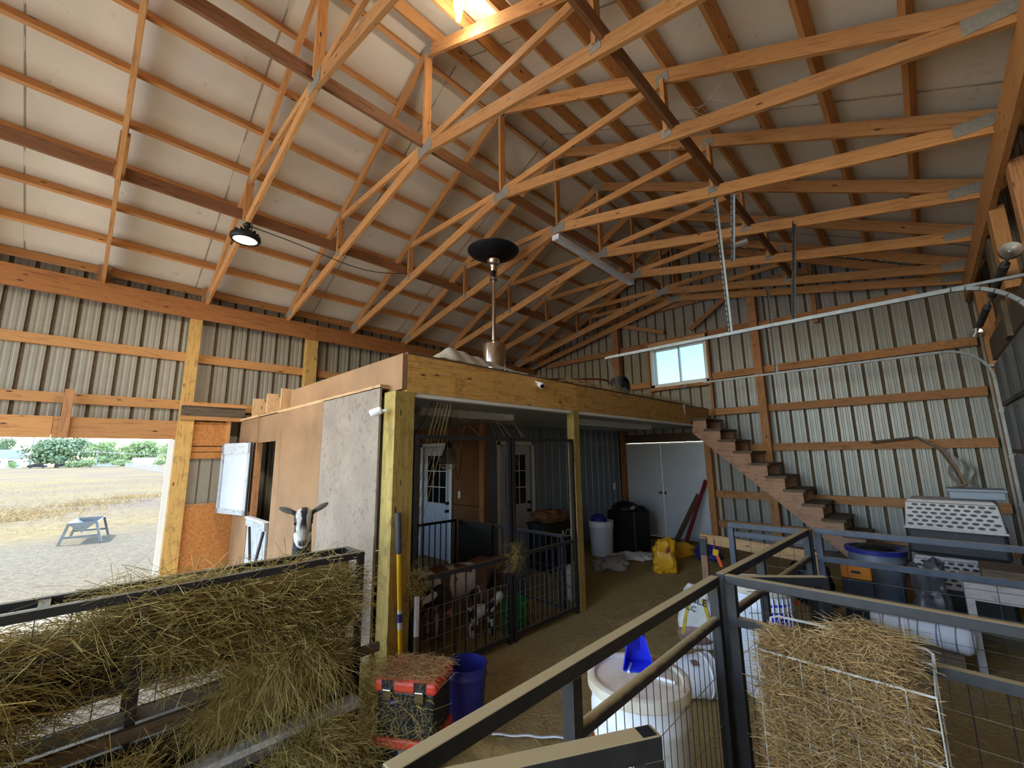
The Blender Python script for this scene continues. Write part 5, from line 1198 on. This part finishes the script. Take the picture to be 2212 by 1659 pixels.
MB().mm((-4.68, 7.42, 0), (-4.08, 8.02, .78)).build('body', 'black', t, bevel=.03); MB().ell((-4.42, 7.68, .80), (.28, .26, .14)).build('bag', 'black', t); MB().ell((-4.2, 7.85, .76), (.14, .14, .1)).build('bag', 'black', t); MB().box((-4.2, 7.55, .84), (.1, .08, .03), Matrix.Rotation(.5, 3, 'X')).build('paper_scrap', 'cream_plastic', t)
# boards leaning by the double door
t = thing('leaning_board', 'red painted board leaning beside the double door', 'board', (-3.3, 8.6, 0)); MB().beam((-3.60, 8.35, .02), (-3.34, 9.08, 1.30), .09, .03, up=(.9, 0, .2)).build('plank', 'redpaint', t)
t = thing('leaning_board', 'dark board leaning beside the double door', 'board', (-3.6, 8.5, 0)); MB().beam((-3.78, 8.25, .02), (-3.50, 9.04, 1.0), .12, .03, up=(.9, 0, .2)).build('plank', 'oldwood', t)
q = wZ(1495, 1215, 0); bag('blue_tarp', 'dark blue tarp heaped at the foot of the leaning boards', (-3.0, 8.0, 0), (.2, .16, .14), .2, 'blue_plastic', .5, 41)
# low wooden rail with tape and tags
a = Vector((-2.42, 6.2, 0)); b = Vector((-1.0, 5.85, 0)); t = thing('timber_rail', 'low pale timber rail with a taped post and bright tags', 'rail', ((a.x+b.x)/2, (a.y+b.y)/2, 0))
Z_ = Vector((0, 0, 1)); MB().beam(a+Z_*.69, b+Z_*.69, .035, .13).build('rail_board', 'plankwood', t); MB().beam(a+Vector((.06, -.05, 0)), a+Vector((.06, -.05, .72)), .08, .08, up=(1, 0, 0)).build('post', 'stringer', t); MB().beam(b+Vector((-.05, -.05, 0)), b+Vector((-.05, -.05, .72)), .08, .08, up=(1, 0, 0)).build('post', 'stringer', t)
MB().beam(a+Vector((.06, -.05, .48)), a+Vector((.06, -.05, .70)), .09, .09, up=(1, 0, 0)).build('tape_wrap', 'tape', t); MB().box(a+Vector((.22, -.09, .54)), (.07, .02, .08), Matrix.Rotation(.2, 3, 'Y')).build('yellow_tag', 'yellow', t); MB().box(a+Vector((.26, -.09, .43)), (.04, .02, .13), Matrix.Rotation(-.35, 3, 'Y')).build('orange_tag', 'orange', t); MB().tube([a+Vector((.2, -.05, .76)), a+Vector((.21, -.09, .58))], .008, 6).build('strap', 'redpaint', t)
# feed bag with hand lettering leaning at the pen corner
q = wZ(1500, 1372, 0); t = bag('lettered_feed_bag', 'white and yellow feed bag with hand written letters behind the pen corner', tuple(wZ(1512, 1398, 0)), (.17, .10, .28), math.radians(20), 'whitebag', .22, 17)
MB().ell((-.02, -.085, .14), (.17, .03, .09)).build('red_print', 'bag_red', t, local=True); 
for xx, rr in ((-.10, .25), (.10, -.2)): MB().box((xx, -.098, .30), (.03, .02, .34), Matrix.Rotation(rr, 3, 'Y')).build('yellow_print', 'bag_yellow', t, local=True)
mt = Matrix.Translation((0, -.125, .46)) @ Matrix.Rotation(math.radians(14), 4, 'Y') @ Matrix.Rotation(math.radians(84), 4, 'X'); text_part('ABLE', .09, 'ink', t, mt)
mt = Matrix.Translation((-.05, -.128, .385)) @ Matrix.Rotation(math.radians(14), 4, 'Y') @ Matrix.Rotation(math.radians(84), 4, 'X'); text_part('CC', .07, 'ink', t, mt)
# dog crates, table, tank, boxes in the right back corner
def crate(lab, c, dims, rz):
    Lx, Ly, Hh = dims; t = thing('dog_crate', lab, 'dog crate', c, 'dog crates', rz)
    def cb(name, a, b, mat, bev=0, par=t): return MB().mm(a, b).build(name, mat, par, local=True, bevel=bev)
    cb('lower_shell', (-Lx/2, -Ly/2, 0), (Lx/2, Ly/2, Hh*.46), 'dark_plastic', .03); cb('rim', (-Lx/2-.012, -Ly/2-.012, Hh*.45), (Lx/2+.012, Ly/2+.012, Hh*.49), 'cream_plastic', .006)
    up = MB(); f = .9
    up.prism([(-Lx/2, -Ly/2, Hh*.48), (Lx/2, -Ly/2, Hh*.48), (Lx/2*.94, -Ly/2*f, Hh*.95), (Lx/2*.9, -Ly/2*.84, Hh), (-Lx/2*.9, -Ly/2*.84, Hh), (-Lx/2*.94, -Ly/2*f, Hh*.95)], (0, .001, 0))
    u2 = MB(); A = [(-Lx/2, -Ly/2), (Lx/2, -Ly/2), (Lx/2, Ly/2), (-Lx/2, Ly/2)]; lv = [(1, Hh*.485), (.93, Hh*.93), (.86, Hh)]
    vs = [(x*k, y*k, z) for k, z in lv for x, y in A]; fs = [(i*4+j, i*4+(j+1) % 4, (i+1)*4+(j+1) % 4, (i+1)*4+j) for i in range(2) for j in range(4)]+[(8, 9, 10, 11)]
    u2.add(vs, fs); us = u2.build('upper_shell', 'cream_plastic', t, local=True, bevel=.012)
    nx = 9; rows = 6
    for r_ in range(rows):
        z = Hh*(.54+.36*r_/(rows-1)); k = 1-.07*(z/Hh-.485)/.445
        for i in range(nx):
            x = (-Lx/2*.82+(Lx*.82)*i/(nx-1)+(.02 if r_ % 2 else -.02))*k
            hm = MB(); hm.lathe([(0, 0), (.026, 0)], (x, -Ly/2*k-.003, z), 12, rot=Vector((0, 0, 1)).rotation_difference(Vector((0, -1, .13))).to_matrix() @ Matrix.Diagonal((1, .5, 1)))
            hm.build('vent_hole', 'black', us, local=True)
    cb('top_line', (-Lx/2*.9, -Ly/2*.93, Hh*.935), (Lx/2*.9, -Ly/2*.92, Hh*.945), 'dark_plastic'); return t
crate('beige and black dog crate standing on top of another crate', (.10, 6.55, .78), (.72, .5, .56), math.radians(-4))
crate('beige and black dog crate at the bottom of the stack by the garage door', (.06, 6.60, .20), (.70, .5, .56), math.radians(3))
MB().mm((-.3, 6.35, 0), (.45, 6.85, .19)).build('timber_pallet', 'oldwood', None, label='low timber pallet under the stacked dog crates', cat='pallet')
t = thing('grey_tote', 'grey plastic tote on top of the stacked dog crates', 'tote', (.30, 6.6, 1.35)); MB().mm((.10, 6.45, 1.345), (.5, 6.75, 1.43)).build('body', 'greymetal', t, bevel=.015); MB().mm((.09, 6.44, 1.43), (.51, 6.76, 1.45)).build('lid', 'greymetal', t)
t = thing('plastic_table', 'white plastic table before the dog crates', 'table', (.36, 5.75, 0)); MB().mm((.06, 5.5, .67), (.68, 6.0, .72)).build('top', 'cream_plastic', t, bevel=.01)
for xx, yy in ((.1, 5.54), (.64, 5.54), (.1, 5.96), (.64, 5.96)): MB().beam((xx, yy, 0), (xx, yy, .67), .07, .05, up=(1, 0, 0)).build('leg', 'cream_plastic', t)
MB().mm((.08, 5.5, .58), (.66, 5.52, .67)).build('apron', 'cream_plastic', t); 
t = bag('clear_plastic_bag', 'dusty clear plastic sheet draped by the white table', (-.17, 5.92, .0), (.11, .12, .40), .3, 'tape', .5, 51)
MB().mm((.2, 5.55, .72), (.6, 5.95, .84)).build('wicker_box', 'oldwood', None, label='dark wooden box on the white plastic table', cat='box')
# white tank lying on a block
a = Vector((-.54, 5.5, .30)); b = Vector((.04, 5.42, .27)); t = thing('white_tank', 'white plastic tank lying on a timber block inside the far pen', 'tank', (-.25, 5.45, .13)); d = (b-a).normalized()
MB().tube([a-d*.05, a-d*.03, a, b, b+d*.03, b+d*.05], [.05, .10, .125, .125, .10, .05], 20).build('body', 'white_plastic', t)
for k in range(5): MB().tube([a.lerp(b, .1+.2*k)-d*.006, a.lerp(b, .1+.2*k)+d*.006], .127, 20).build('band', 'greymetal', t)
MB().mm((-.5, 5.3, 0), (.0, 5.6, .165)).build('timber_block', 'oldwood', None, label='dark timber block under the white tank', cat='block')
# orange tool case, blue tubs, coil and bag near the stair foot
t = thing('tool_case', 'orange plastic tool case on the floor by the stair foot', 'case', (-.72, 6.5, 0)); MB().mm((-.90, 6.32, .42), (-.62, 6.5, .58)).build('case_body', 'orange_case', t, bevel=.015); MB().mm((-.80, 6.30, .49), (-.72, 6.32, .51)).build('latch', 'black', t); MB().mm((-.90, 6.32, .0), (-.62, 6.5, .42)).build('stand_box', 'dark_plastic', t)
t = bucket('blue_rimmed_tub', 'grey tub with a blue rim behind the steel pen', 'tub', (-.62, 7.0, 0), .22, .27, .66, 'greymetal', None, handle=False); MB().lathe([(.26, .63), (.30, .63), (.30, .68), (.25, .68)], (-.62, 7.0, 0), 30).build('blue_rim', 'blue_plastic', t); MB().ell((-.62, 7.0, .66), (.2, .2, .07)).build('contents', 'black', t)
MB().mm((-.30, 7.3, 0), (-.1, 7.34, 1.1)).build('plywood_offcut', 'plywood', None, label='plywood offcut standing behind the dog crates', cat='board')
bag('black_bag', 'black bag slumped at the stair foot', (-1.25, 6.6, 0), (.2, .18, .24), .3, 'black', .35, 61)
pts = [wY(1880, 955, 9.1), wY(1980, 945, 9.1), wY(2030, 970, 9.1), wY(2060, 1010, 9.05), wY(2080, 1045, 9.0)]
t = thing('hanging_hose', 'greenish hose slung over a girt of the back wall', 'hose', pts[-1])
MB().tube(pts, .018, 8).build('hose', 'oldwood', t); MB().tube([p+Vector((.03, 0, -.01)) for p in pts[1:]]+[pts[-1]+Vector((-.1, 0, -.05))], .016, 8).build('hose', 'brush', t)
MB().grid(lambda u, v: tuple(Vector((.2+.22*u+.03*math.sin(v*9), 9.05-.03*math.sin(u*9+v*4), 1.2+.62*v*(1-.35*u)))), 12, 10).build('plastic_film', 'graybag', None, label='crumpled plastic film hanging on the back wall under the hose', cat='film')
t = bag('seed_spill_tub', 'low dark rubber tub inside the basket pen', (.45, 3.2, 0), (.2, .2, .09), 0, 'dark_plastic', .05, 3)

# ================================================================== OUTSIDE, THROUGH THE FIELD DOORWAY
q = wZ(183, 1166, -.03)
t = thing('feed_trough', 'galvanized feed trough on angled legs standing on the yard outside', 'trough', (q.x, q.y, -.03), None, math.radians(-8))
def tb(name, pts, mat='galv', th=.012):
    mb = MB(); mb.add(pts, [tuple(range(len(pts)))]); o = mb.build(name, mat, t, local=True); s = o.modifiers.new('s', 'SOLIDIFY'); s.thickness = th
Lh, Wh = .62, .26
tb('side', [(-Lh, -Wh, .48), (Lh, -Wh, .48), (Lh, 0, .26), (-Lh, 0, .26)]); tb('side', [(-Lh, Wh, .48), (Lh, Wh, .48), (Lh, 0, .26), (-Lh, 0, .26)])
for s_ in (-1, 1): tb('end_plate', [(s_*Lh, -Wh, .48), (s_*Lh, Wh, .48), (s_*Lh, 0, .25)])
for s_ in (-1, 1):
    for k in (-1, 1): MB().beam((s_*Lh*.96, k*Wh*.9, .46), (s_*Lh*1.02, k*Wh*1.35, 0), .05, .05, up=(1, 0, 0)).build('leg', 'galv', t, local=True)
    MB().beam((s_*Lh, -Wh*1.2, .16), (s_*Lh, Wh*1.2, .16), .03, .05).build('brace', 'galv', t, local=True)
def tree(lab, px, py, wpx, hpx, X, mat, seed, trunk=True, name='tree', cat='tree'):
    c = wX(px, py, X); e = wX(px+wpx/2, py, X); top = wX(px, py-hpx, X); Wd = (e-c).length*1.0; Hh = (top.z-c.z); rr = random.Random(seed)
    t = thing(name, lab, cat, (c.x, c.y, -.03), 'trees beyond the field')
    if trunk:
        MB().tube([(c.x, c.y, -.03), (c.x, c.y, Hh*.35), (c.x+Wd*.08, c.y, Hh*.6)], [Wd*.07, Wd*.055, Wd*.02], 8).build('trunk', 'bark', t)
        for k in range(4): a = k*1.6+rr.random(); MB().tube([(c.x, c.y, Hh*.28), (c.x+math.cos(a)*Wd*.5, c.y+math.sin(a)*Wd*.5, Hh*.6)], [Wd*.035, Wd*.012], 6).build('limb', 'bark', t)
    n = 5200; k = 60
    cs = np.array([[rr.gauss(0, .42), rr.gauss(0, .42), rr.random()] for _ in range(k)]); cs[:, 2] = .22+.72*cs[:, 2]; m_ = np.sqrt(np.clip(1-((cs[:, 2]-.45)/.55)**2, .05, 1)); rad = np.hypot(cs[:, 0], cs[:, 1]); cs[:, :2] *= (np.minimum(rad, m_)/np.maximum(rad, 1e-3))[:, None]
    idx = NP.integers(0, k, n); p = cs[idx]+NP.normal(size=(n, 3))*np.array([.13, .13, .075]); lo_z = .12 if trunk else .0; p = p[p[:, 2] > lo_z]; n = len(p)
    P = np.stack([c.x+p[:, 0]*Wd, c.y+p[:, 1]*Wd, p[:, 2]*Hh], 1); s = Wd*.055
    a = NP.normal(size=(n, 3)); a /= np.linalg.norm(a, axis=1, keepdims=True); b = np.cross(a, NP.normal(size=(n, 3))); b /= np.linalg.norm(b, axis=1, keepdims=True)
    V = np.stack([P-a*s-b*s*.5, P+a*s-b*s*.5, P+a*s*.6+b*s*.7, P-a*s*.6+b*s*.7], 1).reshape(-1, 3)-np.array(t.location)
    me = bpy.data.meshes.new('foliage'); me.from_pydata(V.tolist(), [], (np.arange(n)[:, None]*4+np.arange(4)).tolist()); me.materials.append(MATS[mat]); o = bpy.data.objects.new('foliage', me); COL.objects.link(o); o.parent = t; o['kind'] = 'stuff'
tree('broad dark green tree with a spreading crown beyond the field', 122, 1006, 140, 62, -215, 'leaf', 1)
tree('pale green tree between the utility poles beyond the field', 222, 1004, 86, 50, -240, 'leaf2', 2); tree('tall light green tree behind the white shed', 300, 1003, 92, 52, -250, 'leaf2', 3)
tree('light green tree beside the field doorway jamb', 366, 1003, 60, 46, -235, 'leaf2', 4); tree('green tree standing behind the white house', 6, 1000, 60, 62, -260, 'leaf', 5)
for i, (px, w_, h_, lb_) in enumerate(((26, 26, 15, 'rounded shrub before the white house'), (160, 40, 13, 'low shrub right of the broad tree'), (188, 36, 16, 'bright shrub at the far utility pole'), (262, 44, 14, 'pale shrub left of the white shed'), (345, 30, 14, 'pale shrub right of the white shed'))):
    tree(lb_, px, 1008, w_, h_, -205, 'leaf2', 20+i, False, 'shrub', 'shrub')
def house(name, lab, px0, px1, py0, pye, pyr, X, wm, rm, win=True):
    a = wX(px0, py0, X); b = wX(px1, py0, X); ez = wX(px0, pye, X).z; rz_ = wX(px0, pyr, X).z; y0, y1 = sorted((a.y, b.y)); dp = max(6, (y1-y0)*.7)
    t = thing(name, lab, 'building', (X, (y0+y1)/2, -.03)); MB().mm((X-dp, y0, -.03), (X, y1, ez)).build('walls', wm, t)
    MB().prism([(X+.4, y0-.4, ez), (X-dp/2, y0-.4, rz_), (X-dp-.4, y0-.4, ez)], (0, y1-y0+.8, 0)).build('roof', rm, t)
    if win:
        for f in (.3, .7): yy = y0+(y1-y0)*f; MB().mm((X, yy-.6, ez*.4), (X+.06, yy+.6, ez*.75)).build('window', 'dark_plastic', t)
    return t
house('house', 'white house with a blue grey roof across the field', -30, 43, 1010, 990, 971, -222, 'housewhite', 'roofgrey')
house('long_shed', 'low shed with a blue grey roof beyond the field', 207, 260, 1005, 998, 992, -238, 'housewhite', 'roofgrey', False); house('white_shed', 'white shed with a pale roof among the trees', 289, 338, 1003, 997, 989, -232, 'housewhite', 'housewhite', False)
def pole(lab, px, pyb, pyt, X):
    c = wX(px, pyb, X); tp = wX(px, pyt, X); t = thing('utility_pole', lab, 'utility pole', (c.x, c.y, -.03), 'utility poles')
    MB().tube([(c.x, c.y, -.03), (c.x, c.y, tp.z)], [.35, .24], 8).build('pole', 'polewood', t); MB().mm((c.x-.1, c.y-1.4, tp.z-1.0), (c.x+.1, c.y+1.4, tp.z-.75)).build('cross_arm', 'polewood', t); return Vector((c.x, c.y, tp.z-.8)), t
p1_, tp1 = pole('tall pale utility pole beside the white house', 62, 1010, 944, -212); p2_, tp2 = pole('pale utility pole right of the broad tree', 206, 1006, 972, -225)
p3_ = Vector((-235, 46, p2_.z))
for i, (a, b, dy) in enumerate(((p1_, p2_, 1.3), (p1_, p2_, -1.3), (p2_, p3_, 1.3), (p2_, p3_, -1.3))):
    mb = MB(); mb.tube(web(a+Vector((0, dy, 0)), b+Vector((0, dy, 0)), 1.0, 10), .06, 4); mb.build('power_line', 'polewood', tp1 if i < 2 else tp2)
# wire fence running down the field
t = thing('field_fence', 'wire fence with grey posts running down the right side of the field', 'fence', (-120, 9.5, -.03))
a = Vector((-52, 8.2, 0)); b = Vector((-205, 11.5, 0)); nP = 44
for k in range(nP): p = a.lerp(b, (k/(nP-1))); MB().mm((p.x-.06, p.y-.06, -.03), (p.x+.06, p.y+.06, 1.25)).build('fence_post', 'polewood', t)
mb = MB()
for zz in (.3, .6, .9, 1.2): mb.tube([(a.x, a.y, zz), (b.x, b.y, zz)], .012, 4)
mb.build('fence_wire', 'polewood', t)
# parked cars as small shapes by the far road
for i, (px, lb_, m_) in enumerate(((80, 'dark parked car left of the broad tree', 'dark_plastic'), (138, 'dark parked car under the broad tree', 'dark_plastic'), (182, 'pale parked car right of the broad tree', 'housewhite'))):
    c = wX(px, 1007, -208); t = thing('parked_car', lb_, 'car', (c.x, c.y, -.03)); y0 = c.y
    MB().prism([(c.x, y0-2.2, .3), (c.x, y0+2.2, .3), (c.x, y0+2.2, .85), (c.x, y0+1.4, .95), (c.x, y0+.8, 1.45), (c.x, y0-.9, 1.45), (c.x, y0-1.6, .95), (c.x, y0-2.2, .9)], (-1.8, 0, 0)).build('body', m_, t)
    for yy in (-1.4, 1.4): MB().lathe([(0, -.1), (.34, -.1), (.34, .1), (0, .1)], (c.x, y0+yy, .31), 12, axis='X').build('wheel', 'rubber', t)
# dry brush tufts in the field
mbx = []
n = 9000; P = np.stack([NP.uniform(-60, -16, n), NP.uniform(-14, 9, n), np.full(n, -.03)], 1); cl_ = NP.uniform(0, 1, n); 
strands('field_stubble', P, rdir(n, .6, (0, 0, .9)), NP.uniform(.06, .22, n), NP.normal(scale=.03, size=(n, 3)), .004, 'litter', bpy.data.objects['ground'])
n = 3000; cts = np.array([(-24, -1.0), (-27, .6), (-22, -2.0), (-30, 2.2), (-26, -3.2)]); P = np.concatenate([cts[NP.integers(0, 5, n)]+NP.normal(size=(n, 2))*np.array([.5, .9]), np.full((n, 1), -.03)], 1)
strands('dry_brush', P, rdir(n, .5, (0, 0, .8)), NP.uniform(.1, .4, n), NP.normal(scale=.05, size=(n, 3)), .007, 'litter', bpy.data.objects['ground'])
